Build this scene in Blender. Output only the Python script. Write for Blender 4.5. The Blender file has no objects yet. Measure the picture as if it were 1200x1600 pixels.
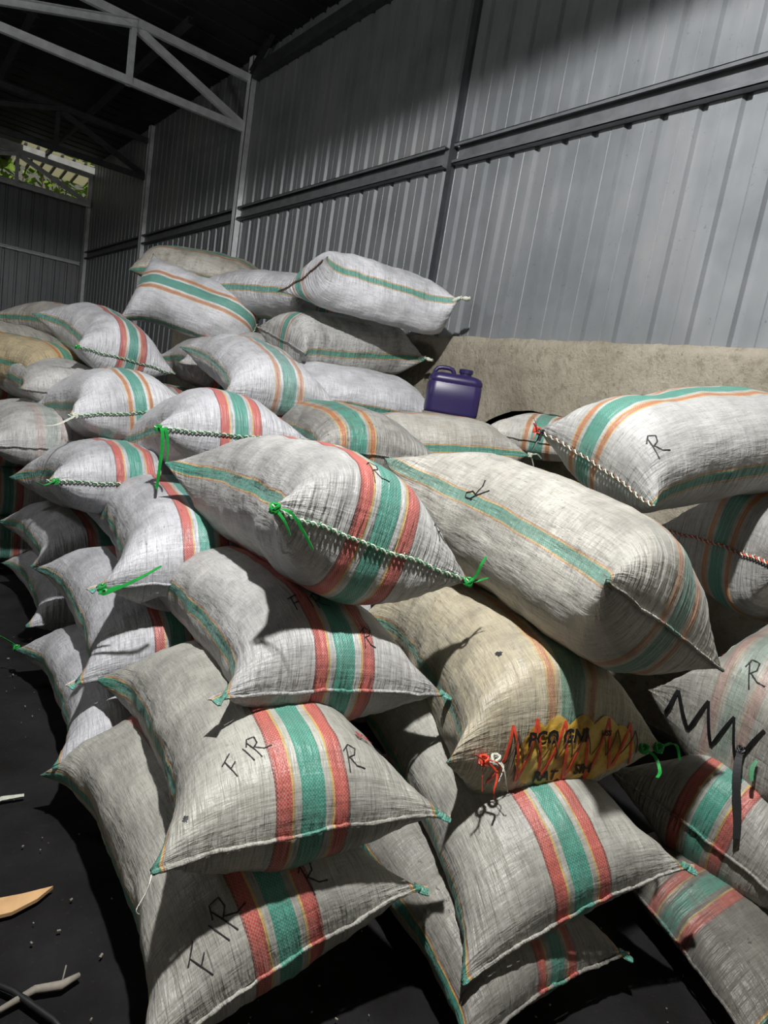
import bpy, bmesh, math, random
import numpy as np
from mathutils import Vector, Matrix, noise
from mathutils.bvhtree import BVHTree

# ------------------------------------------------------------------ camera, light, exposure
SC = bpy.context.scene
COL = SC.collection
H = 1.4                 # camera height
D = 3.2                 # distance from the camera to the long metal wall
cam = bpy.data.cameras.new('camera')
cam.sensor_fit = 'VERTICAL'; cam.sensor_height = 24.0
cam.lens = 1021.0/1600.0*24.0
cam.clip_start = 0.05; cam.clip_end = 200
cam_o = bpy.data.objects.new('camera', cam); COL.objects.link(cam_o)
_p, _r, _y = math.radians(9.78), math.radians(9.44), math.radians(38.9)
fw = Vector((math.sin(_y)*math.cos(_p), math.cos(_y)*math.cos(_p), -math.sin(_p)))
rt = Vector((math.cos(_y), -math.sin(_y), 0)); up = rt.cross(fw)
rt2 = rt*math.cos(_r)+up*math.sin(_r); up2 = up*math.cos(_r)-rt*math.sin(_r)
m = Matrix((rt2, up2, -fw)).transposed().to_4x4(); m.translation = Vector((0, 0, H))
cam_o.matrix_world = m
SC.camera = cam_o

# the work lamp hangs above and a little in front of the camera; its hood cuts the light off level with the lamp
LAMP, LAMP_W, LAMP_R = (0.38, 0.74, 3.72), 680.0, 0.05
WORLD_STR = 0.18
EXPOSURE = 0.0
sp_ = bpy.data.lights.new('work_lamp', 'SPOT'); sp_.energy = LAMP_W; sp_.shadow_soft_size = LAMP_R
sp_.spot_size = math.radians(179); sp_.spot_blend = .08; sp_.color = (1.0, 0.985, 0.965)
sp_o = bpy.data.objects.new('work_lamp', sp_); COL.objects.link(sp_o); sp_o.location = LAMP
spl = bpy.data.lights.new('truss_fill', 'POINT'); spl.energy = 40.0; spl.shadow_soft_size = .12     # added fill light that brightens the truss and upper wall
spl_o = bpy.data.objects.new('truss_fill', spl); COL.objects.link(spl_o); spl_o.location = (LAMP[0], LAMP[1], LAMP[2]+.15)
rl = bpy.data.lights.new('rear_fill', 'POINT'); rl.energy = 60.0; rl.shadow_soft_size = .25     # added unseen fill left of the pile, for the truss and far sacks
rl_o = bpy.data.objects.new('rear_fill', rl); COL.objects.link(rl_o); rl_o.location = (-1.6, 4.6, 3.1)
sun = bpy.data.lights.new('sun', 'SUN'); sun.energy = 2.0; sun.angle = math.radians(.6); sun.color = (1.0, .96, .86)   # daylight outside, behind the far wall
sun_o = bpy.data.objects.new('sun', sun); COL.objects.link(sun_o); sun_o.rotation_euler = (math.radians(30), 0, 0); sun_o.location = (0, -4, 12)
w = bpy.data.worlds.new('sky'); SC.world = w; w.use_nodes = True
bg = w.node_tree.nodes['Background']; bg.inputs[0].default_value = (0.80, 0.76, 0.64, 1); bg.inputs[1].default_value = WORLD_STR
SC.view_settings.view_transform = 'Standard'; SC.view_settings.look = 'None'
SC.view_settings.gamma = 1; SC.view_settings.use_curve_mapping = False
SC.view_settings.exposure = EXPOSURE
SC.cycles.max_bounces = 6; SC.cycles.diffuse_bounces = 3

def lin(r, g, b):
    f = lambda c: (c/12.92 if c <= .04045 else ((c+.055)/1.055)**2.4)
    return (f(r/255), f(g/255), f(b/255), 1)

# ------------------------------------------------------------------ helpers
def tag(o, label=None, cat=None, group=None, kind=None):
    if label: o['label'] = label
    if cat: o['category'] = cat
    if group: o['group'] = group
    if kind: o['kind'] = kind
    return o

def empty(name, loc=(0, 0, 0), rz=0):
    o = bpy.data.objects.new(name, None); COL.objects.link(o)
    o.location = loc; o.rotation_euler = (0, 0, rz); o.empty_display_size = .1
    return o

def link(name, verts, faces, m, parent=None, smooth=False, uv=None, local=False):
    """verts are world coordinates unless local; the object's origin goes to the base centre"""
    me = bpy.data.meshes.new(name)
    V = np.array(verts, dtype=float).reshape(-1, 3)
    o = bpy.data.objects.new(name, me)
    if parent is None and not local:
        org = np.array([(V[:, 0].min()+V[:, 0].max())/2, (V[:, 1].min()+V[:, 1].max())/2, V[:, 2].min()])
        o.location = org; V = V-org
    elif parent is not None and not local:
        V = V-np.array(parent.location)
    me.from_pydata(V.tolist(), [], faces)
    if uv is not None:
        ul = me.uv_layers.new(name='UVMap'); UV = np.array(uv, dtype=np.float32)
        if len(UV) == len(V):
            idx = np.empty(len(me.loops), dtype=np.int32); me.loops.foreach_get('vertex_index', idx); UV = UV[idx]
        ul.data.foreach_set('uv', UV.ravel())
    if m is not None: me.materials.append(m)
    if smooth: me.polygons.foreach_set('use_smooth', [True]*len(me.polygons))
    COL.objects.link(o)
    if parent is not None: o.parent = parent
    me.update()
    return o

class MB:
    def __init__(s): s.v = []; s.f = []
    def add(s, v, f):
        n = len(s.v); s.v += [tuple(p) for p in v]; s.f += [tuple(i+n for i in q) for q in f]; return s
    def box(s, lo, hi):
        x0, y0, z0 = lo; x1, y1, z1 = hi
        v = [(x0,y0,z0),(x1,y0,z0),(x1,y1,z0),(x0,y1,z0),(x0,y0,z1),(x1,y0,z1),(x1,y1,z1),(x0,y1,z1)]
        return s.add(v, [(3,2,1,0),(4,5,6,7),(0,1,5,4),(1,2,6,5),(2,3,7,6),(3,0,4,7)])
    def bar(s, a, b, sect, upv=(0, 0, 1)):
        """extrude a closed 2D section (list of (x,y)) from a to b"""
        a, b = Vector(a), Vector(b); d = (b-a).normalized(); u = Vector(upv)
        x = d.cross(u).normalized(); y = x.cross(d).normalized()
        n = len(sect); v = [a+x*p+y*q for p, q in sect]+[b+x*p+y*q for p, q in sect]
        f = [(i, (i+1) % n, (i+1) % n+n, i+n) for i in range(n)]
        f += [tuple(range(n))[::-1], tuple(range(n, 2*n))]
        return s.add(v, f)
    def tube(s, pts, r, n=6, closed=False, rr=None, flat=1.0, nrm=None):
        P = [Vector(p) for p in pts]; L = len(P); base = len(s.v)
        ref = None
        for i, p in enumerate(P):
            d = (P[min(i+1, L-1)]-P[max(i-1, 0)])
            d = d.normalized() if d.length > 1e-9 else Vector((0, 0, 1))
            if nrm is not None: ref = Vector(nrm[i])
            elif ref is None: ref = Vector((0, 0, 1)) if abs(d.z) < .9 else Vector((1, 0, 0))
            x = d.cross(ref)
            if x.length < 1e-6: x = d.cross(Vector((0.3, 1, .2)))
            x.normalize(); y = x.cross(d).normalized(); 
            if nrm is None: ref = y
            ri = rr[i] if rr is not None else r
            for k in range(n):
                t = 2*math.pi*k/n
                s.v.append(tuple(p+x*math.cos(t)*ri+y*math.sin(t)*ri*flat))
        for i in range(L-1):
            for k in range(n):
                k2 = (k+1) % n
                s.f.append((base+i*n+k, base+i*n+k2, base+(i+1)*n+k2, base+(i+1)*n+k))
        s.f.append(tuple(base+k for k in range(n))[::-1]); s.f.append(tuple(base+(L-1)*n+k for k in range(n)))
        return s
    def build(s, name, m, parent=None, smooth=False): return link(name, s.v, s.f, m, parent, smooth)

# ------------------------------------------------------------------ node helpers
class NT:
    def __init__(s, name):
        s.m = bpy.data.materials.new(name); s.m.use_nodes = True; s.t = s.m.node_tree
        s.b = s.t.nodes['Principled BSDF']
    def n(s, typ, **kw):
        nd = s.t.nodes.new(typ)
        for k, v in kw.items():
            if k.startswith('i_'):
                key = k[2:]; key = int(key) if key.isdigit() else key
                s.put(nd.inputs[key], v)
            else: setattr(nd, k, v)
        return nd
    def put(s, sock, v):
        if isinstance(v, bpy.types.NodeSocket): s.t.links.new(v, sock)
        elif v is not None: sock.default_value = v
    def math(s, op, a, b=None, c=None, clamp=False):
        nd = s.t.nodes.new('ShaderNodeMath'); nd.operation = op; nd.use_clamp = clamp
        for i, q in enumerate((a, b, c)): s.put(nd.inputs[i], q)
        return nd.outputs[0]
    def mix(s, f, a, b, typ='MIX'):
        nd = s.t.nodes.new('ShaderNodeMix'); nd.data_type = 'RGBA'; nd.blend_type = typ
        s.put(nd.inputs['Factor'], f); s.put(nd.inputs[6], a); s.put(nd.inputs[7], b)
        return nd.outputs[2]
    def ramp(s, f, stops, interp='LINEAR'):
        nd = s.t.nodes.new('ShaderNodeValToRGB'); cr = nd.color_ramp; cr.interpolation = interp
        while len(cr.elements) > 1: cr.elements.remove(cr.elements[0])
        cr.elements[0].position = stops[0][0]; cr.elements[0].color = stops[0][1]
        for p, c in stops[1:]:
            e = cr.elements.new(p); e.color = c
        s.put(nd.inputs[0], f); return nd.outputs[0]
    def comb(s, x, y, z=0.0):
        nd = s.t.nodes.new('ShaderNodeCombineXYZ'); s.put(nd.inputs[0], x); s.put(nd.inputs[1], y); s.put(nd.inputs[2], z); return nd.outputs[0]
    def noise(s, vec, scale, det=3.0, rough=.55):
        nd = s.t.nodes.new('ShaderNodeTexNoise'); nd.noise_dimensions = '3D'
        s.put(nd.inputs['Vector'], vec); nd.inputs['Scale'].default_value = scale
        nd.inputs['Detail'].default_value = det; nd.inputs['Roughness'].default_value = rough
        return nd.outputs[0]
    def bump(s, h, strength, dist, prev=None):
        nd = s.t.nodes.new('ShaderNodeBump'); s.put(nd.inputs['Strength'], strength); nd.inputs['Distance'].default_value = dist
        s.put(nd.inputs['Height'], h)
        if prev is not None: s.put(nd.inputs['Normal'], prev)
        return nd.outputs[0]
    def out(s, col, rough=.5, metal=0.0, normal=None, spec=None):
        s.put(s.b.inputs['Base Color'], col); s.put(s.b.inputs['Roughness'], rough); s.put(s.b.inputs['Metallic'], metal)
        if normal is not None: s.put(s.b.inputs['Normal'], normal)
        if spec is not None: s.put(s.b.inputs['Specular IOR Level'], spec)
        return s.m

def simple(name, col, rough=.5, metal=0.0, var=.25, scale=12):
    t = NT(name); tc = t.n('ShaderNodeTexCoord').outputs['Object']
    n1 = t.noise(tc, scale, 4)
    dark = tuple(c*(1-var) for c in col[:3])+(1,); lite = tuple(min(1, c*(1+var)) for c in col[:3])+(1,)
    c = t.ramp(n1, [(.3, dark), (.7, lite)])
    return t.out(c, rough, metal, t.bump(n1, .2, .002))
GREY = lambda v: (v, v, v, 1)

# ------------------------------------------------------------------ materials
def mat_sheet():
    t = NT('galvanised_sheet'); tc = t.n('ShaderNodeTexCoord').outputs['Object']
    sp = t.n('ShaderNodeSeparateXYZ'); t.put(sp.inputs[0], tc)
    st = t.noise(t.comb(t.math('MULTIPLY', sp.outputs[0], 9), t.math('MULTIPLY', sp.outputs[1], 9), t.math('MULTIPLY', sp.outputs[2], .8)), 1.0, 4)
    big = t.noise(tc, 1.3, 4, .6); fine = t.noise(tc, 38, 5, .7)
    c = t.ramp(big, [(.3, lin(116, 121, 124)), (.55, lin(136, 140, 143)), (.75, lin(147, 145, 147))])
    c = t.mix(t.math('MULTIPLY', t.ramp(st, [(.4, GREY(0)), (.7, GREY(1))]), .35), c, lin(106, 110, 113))
    sc = t.ramp(fine, [(.64, GREY(0)), (.70, GREY(1))])
    c = t.mix(t.math('MULTIPLY', sc, .45), c, lin(58, 58, 58))
    r = t.ramp(big, [(.3, GREY(.42)), (.7, GREY(.6))])
    nm = t.bump(big, .5, .03); nm = t.bump(st, .25, .004, nm)
    return t.out(c, r, .25, nm, .5)
def mat_concrete():
    t = NT('rough_concrete'); tc = t.n('ShaderNodeTexCoord').outputs['Object']
    a = t.noise(tc, 1.6, 5, .6); b = t.noise(tc, 14, 8, .7); c3 = t.noise(tc, 60, 5, .7)
    c = t.ramp(a, [(.3, lin(138, 131, 116)), (.5, lin(170, 163, 147)), (.7, lin(190, 183, 167))])
    c = t.mix(t.ramp(b, [(.35, GREY(.75)), (.5, GREY(0))]), c, lin(134, 127, 112))
    pit = t.ramp(c3, [(.30, GREY(1)), (.38, GREY(0))])
    c = t.mix(t.math('MULTIPLY', pit, .6), c, lin(70, 66, 58))
    nm = t.bump(b, .9, .03); nm = t.bump(c3, .6, .008, nm)
    return t.out(c, .95, 0, nm, .2)
def mat_floor():
    t = NT('black_soil_floor'); tc = t.n('ShaderNodeTexCoord').outputs['Object']
    a = t.noise(tc, 3, 5, .6); b = t.noise(tc, 60, 8, .75)
    c = t.ramp(a, [(.35, lin(26, 25, 25)), (.7, lin(46, 45, 46))])
    c = t.mix(t.ramp(b, [(.62, GREY(0)), (.72, GREY(.5))]), c, lin(92, 88, 84))
    nm = t.bump(b, .9, .012)
    return t.out(c, .95, 0, nm, .15)
M = {}
M['sheet'] = mat_sheet(); M['concrete'] = mat_concrete(); M['floor'] = mat_floor()
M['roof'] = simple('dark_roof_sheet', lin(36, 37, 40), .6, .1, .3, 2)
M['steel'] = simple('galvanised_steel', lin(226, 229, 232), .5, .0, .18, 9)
M['msteel'] = simple('mid_grey_steel', lin(112, 115, 118), .5, .3, .2, 9)  # darker version of the galvanised steel, for the girts
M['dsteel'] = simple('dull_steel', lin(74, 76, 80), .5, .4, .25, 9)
M['rope'] = simple('white_twine', lin(196, 200, 186), .7, 0, .2, 60)
M['gtwine'] = simple('green_twine', lin(70, 130, 92), .6, 0, .25, 60)
M['green'] = simple('green_raffia', lin(30, 140, 58), .35, 0, .25, 60)
M['black'] = simple('black_strap', lin(22, 22, 24), .5, 0, .2, 60)
M['ink'] = simple('black_marker', lin(20, 20, 22), .6, 0, .1, 60)
M['redink'] = simple('red_print', lin(150, 40, 36), .6, 0, .2, 60)
M['redraf'] = simple('red_raffia', lin(206, 74, 50), .4, 0, .25, 60)
M['dkraf'] = simple('brown_twine', lin(96, 70, 50), .7, 0, .3, 60)
M['wood'] = simple('bare_wood', lin(190, 152, 108), .7, 0, .15, 20)
M['twig'] = simple('dry_twig', lin(128, 122, 112), .9, 0, .3, 30)
M['leaf'] = simple('green_leaf', lin(120, 158, 40), .5, 0, .35, 3)
M['stem'] = simple('brown_vine', lin(110, 90, 60), .8, 0, .3, 20)
M['jerry'] = simple('purple_plastic', lin(40, 30, 78), .38, 0, .12, 5)
def mat_panel():
    t = NT('translucent_roof_panel'); t.b.inputs['Base Color'].default_value = lin(228, 226, 205)
    t.b.inputs['Roughness'].default_value = .6
    tr = t.n('ShaderNodeBsdfTranslucent'); tr.inputs[0].default_value = lin(230, 228, 208)
    mx = t.n('ShaderNodeMixShader'); mx.inputs[0].default_value = .7
    t.t.links.new(t.b.outputs[0], mx.inputs[1]); t.t.links.new(tr.outputs[0], mx.inputs[2])
    t.t.links.new(mx.outputs[0], t.t.nodes['Material Output'].inputs[0]); return t.m
M['panel'] = mat_panel()
def mat_patch():
    t = NT('yellow_printed_patch'); tc = t.n('ShaderNodeTexCoord').outputs['Object']
    a = t.noise(tc, 14, 5, .6)
    c = t.ramp(a, [(.35, lin(140, 104, 44)), (.5, lin(200, 160, 62)), (.65, lin(214, 184, 104))])
    return t.out(c, .45, 0, t.bump(a, .6, .01))
M['patch'] = mat_patch()

BANDS = {   # half profiles of the long coloured band: distance from its centre / half width
 'red':   [(0, 'g'), (.32, 'w'), (.50, 'y'), (.57, 'r'), (.93, 'k'), (1.0, 'w')],
 'orange': [(0, 'g'), (.45, 'w'), (.62, 'y'), (.70, 'o'), (.93, 'y'), (1.0, 'w')],
 'thin':  [(0, 'g'), (.50, 'w'), (.78, 'o'), (1.0, 'w')],
}
def mat_fabric(name, seed, W, L, c=0.0, hb=.078, style='red', base=(186, 186, 184), dirt=.35, warm=0.0, edge=1.0, pucker=1.0, fade=0.0):
    t = NT(name); uvn = t.n('ShaderNodeUVMap').outputs[0]
    sp = t.n('ShaderNodeSeparateXYZ'); t.put(sp.inputs[0], uvn); x, y = sp.outputs[0], sp.outputs[1]
    z0 = seed*3.7
    # wobble so the stripes are not ruled lines
    wob = t.noise(t.comb(x, y, z0), 5.0, 2)
    xw = t.math('ADD', x, t.math('MULTIPLY', t.math('SUBTRACT', wob, .5), .010))
    big = t.noise(t.comb(x, y, z0), 4.5, 5, .6)
    mid = t.noise(t.comb(t.math('MULTIPLY', x, 26), t.math('MULTIPLY', y, 9), z0), 1.0, 4, .6)
    lines = t.noise(t.comb(t.math('MULTIPLY', x, 420), t.math('MULTIPLY', y, 24), z0), 1.0, 2, .5)
    wefts = t.noise(t.comb(t.math('MULTIPLY', x, 24), t.math('MULTIPLY', y, 420), z0), 1.0, 2, .5)
    fleck = t.noise(t.comb(t.math('MULTIPLY', x, 90), t.math('MULTIPLY', y, 45), z0+9), 1.0, 3, .7)
    smear = t.noise(t.comb(t.math('MULTIPLY', x, 7), t.math('MULTIPLY', y, 13), z0+5), 1.0, 5, .68)
    f = lambda k: lin(*[max(0, min(255, v*k)) for v in base])
    col = t.ramp(big, [(.30, f(.80)), (.5, f(.97)), (.7, f(1.07))])
    if warm: col = t.mix(t.math('MULTIPLY', t.ramp(mid, [(.3, GREY(.3)), (.7, GREY(1))]), warm), col, lin(186, 172, 138))
    d = t.math('DIVIDE', t.math('ABSOLUTE', t.math('SUBTRACT', xw, c)), hb)
    fb = GREY(0)
    cols = {'g': lin(40, 138, 119), 'w': f(1.02), 'y': lin(192, 160, 88), 'r': lin(182, 74, 62), 'k': lin(128, 52, 44), 'o': lin(178, 108, 66)}
    dd = t.math('MINIMUM', d, 1.3); dd = t.math('DIVIDE', dd, 1.3)
    bandc = t.ramp(dd, [(p/1.3, cols[k]) for p, k in BANDS[style]], 'CONSTANT')
    bandm = t.ramp(dd, [(p/1.3, GREY(0 if k == 'w' else 1)) for p, k in BANDS[style]], 'CONSTANT')
    e = t.math('SUBTRACT', W/2, t.math('ABSOLUTE', xw)); e = t.math('DIVIDE', e, .04)
    edgec = t.ramp(e, [(0, cols['g']), (.40, cols['y']), (.52, cols['o']), (.58, cols['w'])], 'CONSTANT')
    edgem = t.ramp(e, [(0, GREY(1)), (.58, GREY(0))], 'CONSTANT')
    ck = t.n('ShaderNodeTexChecker'); t.put(ck.inputs['Vector'], t.comb(x, y, 0.25)); ck.inputs['Scale'].default_value = 1/.0036
    ckf = t.math('SUBTRACT', 1.0, t.math('MULTIPLY', ck.outputs['Fac'], .36))
    k2 = t.math('MULTIPLY', ckf, 1-fade)
    col = t.mix(t.math('MULTIPLY', bandm, k2), col, bandc)
    if edge: col = t.mix(t.math('MULTIPLY', t.math('MULTIPLY', edgem, k2), edge), col, edgec)
    # woven tape grain
    g = t.math('ADD', t.math('MULTIPLY', lines, .6), t.math('MULTIPLY', wefts, .4))
    col = t.mix(1.0, col, t.ramp(g, [(.32, GREY(.66)), (.52, GREY(.98)), (.7, GREY(1.0))]), 'MULTIPLY')
    # dust, smears, flecks
    sm = t.math('MULTIPLY', t.ramp(smear, [(.46, GREY(0)), (.72, GREY(1))]), dirt)
    col = t.mix(sm, col, lin(92, 88, 82))
    fl = t.math('MULTIPLY', t.ramp(fleck, [(.62, GREY(0)), (.68, GREY(1))]), min(1, dirt*1.3))
    fl = t.math('MULTIPLY', fl, t.ramp(big, [(.45, GREY(.15)), (.6, GREY(1))]))
    col = t.mix(fl, col, lin(44, 42, 40))
    tr_ = t.noise(t.comb(t.math('MULTIPLY', x, 70), t.math('MULTIPLY', y, 10), z0+21), 1.0, 5, .75)
    col = t.mix(t.math('MULTIPLY', t.ramp(tr_, [(.50, GREY(0)), (.66, GREY(1))]),   .12+.55*dirt), col, t.mix(.6, col, lin(70, 67, 62)))
    # relief: lumps, gathers towards both ends, creases along the folds, weave
    ty = t.math('DIVIDE', t.math('ABSOLUTE', y), L/2)
    pk = t.math('POWER', t.math('MINIMUM', ty, 1.0), 5.0)
    pk = t.math('ADD', t.math('MULTIPLY', pk, 1.0*pucker), .10)
    gath = t.noise(t.comb(t.math('MULTIPLY', x, 62), t.math('MULTIPLY', y, 5.5), z0+2), 1.0, 3, .55)
    sidew = t.math('POWER', t.math('MINIMUM', t.math('DIVIDE', t.math('ABSOLUTE', x), W/2), 1.0), 4.0)
    crs = t.noise(t.comb(t.math('ADD', t.math('MULTIPLY', x, 9), t.math('MULTIPLY', y, 8)), t.math('MULTIPLY', y, 52), z0+4), 1.0, 3, .6)
    hgt = t.math('ADD', t.math('MULTIPLY', gath, pk), t.math('MULTIPLY', crs, t.math('ADD', t.math('MULTIPLY', sidew, .65), .16)))
    nm = t.bump(mid, .5, .016)
    nm = t.bump(hgt, .95, .022, nm)
    nm = t.bump(g, .6, .002, nm)
    t.put(t.b.inputs['Sheen Weight'], .1)
    return t.out(col, .46, 0, nm, .5)
# ------------------------------------------------------------------ the setting
floor_b = MB()
n = 60; X0, X1, Y0, Y1 = -6.0, 3.4, -4.0, 15.0
vv = []; ff = []
for i in range(n+1):
    for j in range(n+1):
        x = X0+(X1-X0)*i/n; y = Y0+(Y1-Y0)*j/n
        vv.append((x, y, .012*noise.noise(Vector((x*1.7, y*1.7, 0)))-.012))
for i in range(n):
    for j in range(n):
        a = i*(n+1)+j; ff.append((a, a+n+1, a+n+2, a+1))
tag(link('floor', vv, ff, M['floor'], smooth=True), kind='structure')

def corrugated(a, b, z0, z1, outward, pitch=.212, groove=.052, depth=.026, lap=None):
    """sheet running from a to b (xy); grooves are pressed outwards"""
    a = Vector(a); b = Vector(b); L = (b-a).length; d = (b-a)/L; o = Vector(outward)
    prof = []
    s = 0.0; k = 0
    while s < L:
        p2 = min(L, s+pitch-groove)
        prof += [(s, 0), (min(L, s+(pitch-groove)*.48), 0), (min(L, s+(pitch-groove)*.5), .004), (min(L, s+(pitch-groove)*.52), 0), (p2, 0), (min(L, p2+groove*.22), depth), (min(L, p2+groove*.78), depth)]
        s += pitch; k += 1
    prof.append((L, 0))
    nz = max(2, int((z1-z0)/.45)); v = []; f = []
    for iz in range(nz+1):
        z = z0+(z1-z0)*iz/nz
        for (s, dp) in prof:
            w_ = .005*noise.noise(Vector((s*1.1, z*.9, 3.1)))
            p = a+d*s+o*(dp+w_)
            v.append((p.x, p.y, z))
    m_ = len(prof)
    for iz in range(nz):
        for k in range(m_-1):
            q = iz*m_+k; f.append((q, q+1, q+1+m_, q+m_))
    return v, f
WALLX = D
v, f = corrugated((WALLX, -2.0), (WALLX, 7.4), 1.0, 5.0, (1, 0))
v2, f2 = corrugated((WALLX, 7.4), (WALLX, 14.4), 0.0, 5.0, (1, 0))
nn = len(v); f += [tuple(i+nn for i in q) for q in f2]; v += v2
tag(link('wall_right', v, f, M['sheet']), kind='structure')
v, f = corrugated((-6, 14.4), (WALLX, 14.4), 0.0, 4.10, (0, 1))
tag(link('wall_back', v, f, M['sheet']), kind='structure')

# low concrete wall with a ragged top edge
ny, nz = 260, 40; v = []; f = []
y0, y1, zt = -1.0, 9.0, 1.895
for i in range(ny+1):
    y = y0+(y1-y0)*i/ny
    top = zt+.012*noise.noise(Vector((y*5, 0, 0)))+.008*noise.noise(Vector((y*19, 2, 0)))
    for j in range(nz+1):
        z = top*j/nz
        v.append((D-.05-.008*noise.noise(Vector((y*3, z*3, 0)))-.004*noise.noise(Vector((y*14, z*14, 1)))+(.012 if j == nz else 0), y, z))
    v.append((D+.10, y, top+.004))
m_ = nz+2
for i in range(ny):
    for j in range(m_-1):
        q = i*m_+j; f.append((q+m_, q, q+1, q+m_+1))
tag(link('wall_base', v, f, M['concrete'], smooth=True), kind='structure')

# one low ribbed roof over all the bays
def roof(name, pts, th, m_):
    b = MB(); lo = [Vector(p) for p in pts]; hi = [p+Vector((0, 0, th)) for p in lo]
    b.add(lo+hi, [(0, 1, 2, 3), (7, 6, 5, 4), (0, 4, 5, 1), (1, 5, 6, 2), (2, 6, 7, 3), (3, 7, 4, 0)])
    return tag(b.build(name, m_), kind='structure')
rz = lambda x: 4.78-(x-D)*.02
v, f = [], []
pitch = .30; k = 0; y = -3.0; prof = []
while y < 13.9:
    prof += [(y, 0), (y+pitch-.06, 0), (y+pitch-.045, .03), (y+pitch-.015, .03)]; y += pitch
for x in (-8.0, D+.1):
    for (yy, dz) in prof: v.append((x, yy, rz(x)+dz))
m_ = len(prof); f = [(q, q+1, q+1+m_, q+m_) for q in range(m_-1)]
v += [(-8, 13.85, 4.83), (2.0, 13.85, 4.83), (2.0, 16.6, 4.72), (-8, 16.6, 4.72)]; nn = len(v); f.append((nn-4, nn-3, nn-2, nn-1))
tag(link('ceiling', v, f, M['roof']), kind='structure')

CH = [(-.05, -.05), (.05, -.05), (.05, -.042), (-.042, -.042), (-.042, .042), (.05, .042), (.05, .05), (-.05, .05)]
def csec(w_, h_, t_=.006): return [(0, -h_/2), (w_, -h_/2), (w_, -h_/2+t_), (t_, -h_/2+t_), (t_, h_/2-t_), (w_, h_/2-t_), (w_, h_/2), (0, h_/2)]

PY = [3.84, 7.4, 10.8, 14.32]
plab = ['tall steel post on the metal wall right behind the top two stacked sacks',
        'bright steel post carrying the roof truss at the middle of the metal wall',
        'slim steel post between the truss post and the far corner',
        'steel corner post where the long wall meets the far wall']
for i, y in enumerate(PY):
    e = MB()
    zb_ = [1.9, 1.915, 0, 0][i]; top = [4.75, 4.75, 4.75, 4.75][i]
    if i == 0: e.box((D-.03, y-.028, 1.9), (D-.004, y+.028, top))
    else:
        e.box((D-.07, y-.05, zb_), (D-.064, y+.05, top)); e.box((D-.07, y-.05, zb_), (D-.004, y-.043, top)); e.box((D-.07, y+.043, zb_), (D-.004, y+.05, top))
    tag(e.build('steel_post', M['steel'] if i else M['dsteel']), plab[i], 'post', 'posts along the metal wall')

def girt(a, b, z, lab, grp='girts along the walls', h_=.135, m_='msteel', nrm=(-1, 0, 0)):
    o = Vector(nrm); a, b = Vector(a), Vector(b); e = MB()
    d = (b-a).normalized()
    def strip(o0, o1, z0, z1):
        pts = []
        for p in (a, b):
            for oo, zz in ((o0, z0), (o1, z0), (o1, z1), (o0, z1)):
                q = p+o*oo; pts.append((q.x, q.y, zz))
        e.add(pts, [(0, 1, 2, 3), (7, 6, 5, 4), (0, 4, 5, 1), (1, 5, 6, 2), (2, 6, 7, 3), (3, 7, 4, 0)])
    strip(.004, .008, z-h_/2, z+h_/2)
    strip(.004, .060, z+h_/2-.005, z+h_/2)
    strip(.004, .060, z-h_/2, z-h_/2+.005)
    strip(.055, .060, z+h_/2-.022, z+h_/2)
    strip(.055, .060, z-h_/2, z-h_/2+.022)
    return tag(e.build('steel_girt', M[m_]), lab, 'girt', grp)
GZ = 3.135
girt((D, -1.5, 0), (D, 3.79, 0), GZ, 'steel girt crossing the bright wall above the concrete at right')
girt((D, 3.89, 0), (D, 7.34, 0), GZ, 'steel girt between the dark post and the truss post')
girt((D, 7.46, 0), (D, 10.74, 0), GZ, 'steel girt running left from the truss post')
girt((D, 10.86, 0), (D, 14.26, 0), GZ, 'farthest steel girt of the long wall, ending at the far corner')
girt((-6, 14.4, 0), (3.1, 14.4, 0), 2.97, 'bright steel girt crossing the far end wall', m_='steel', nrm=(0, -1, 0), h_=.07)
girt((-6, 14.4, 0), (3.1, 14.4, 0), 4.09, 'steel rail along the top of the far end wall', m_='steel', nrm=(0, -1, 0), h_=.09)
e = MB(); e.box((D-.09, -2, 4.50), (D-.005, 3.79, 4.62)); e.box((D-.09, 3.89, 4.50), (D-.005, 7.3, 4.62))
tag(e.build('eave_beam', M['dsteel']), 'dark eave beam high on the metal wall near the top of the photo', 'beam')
e = MB()
for (ya, yb) in ((7.3, 5.6), (3.9, 5.5)):
    e.bar((D-.07, ya, 4.55), (D-.07, yb, 5.6), csec(.05, .05))
tag(e.build('wall_brace', M['dsteel']), 'dark diagonal braces on the wall above the eave beam', 'brace')

def truss(y, lab, zb=4.03, zt=4.54, m_='steel'):
    t = empty('roof_truss', (D-.1, y, 4.03)); tag(t, lab, 'truss', 'roof trusses across the rear bays')
    S_ = csec(.05, .075)
    def bar(nm, a, b, sc=S_):
        e = MB(); e.bar(a, b, sc, (0, 1, 0) if nm == 'upright' else (0, 0, 1)); return e.build(nm, M[m_], t)
    bar('bottom_chord', (D-.05, y, zb), (-6.5, y, zb-.02))
    bar('top_chord', (D-.05, y, zt), (-6.5, y, zt+.16))
    xs = [1.94, .1, -1.8, -3.7]
    px = D-.06
    for i, x in enumerate(xs):
        bar('upright', (x, y+.03, zb-.04), (x, y+.03, zt+.05))
        if i == 0: bar('web_diagonal', (px, y+.02, zb+.03), (x, y+.02, zt-.02))
        elif i == 1: bar('web_diagonal', (x, y+.02, zb), (px, y+.02, zt))
        else: bar('web_diagonal', (x, y+.02, zb), (px, y+.02, zt-.02))
        px = x
truss(7.4, 'nearest roof truss, bright galvanised chords meeting the middle wall post')
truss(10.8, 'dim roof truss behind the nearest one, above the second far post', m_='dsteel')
truss(14.1, 'small far roof truss against the gap over the end wall')
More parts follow.
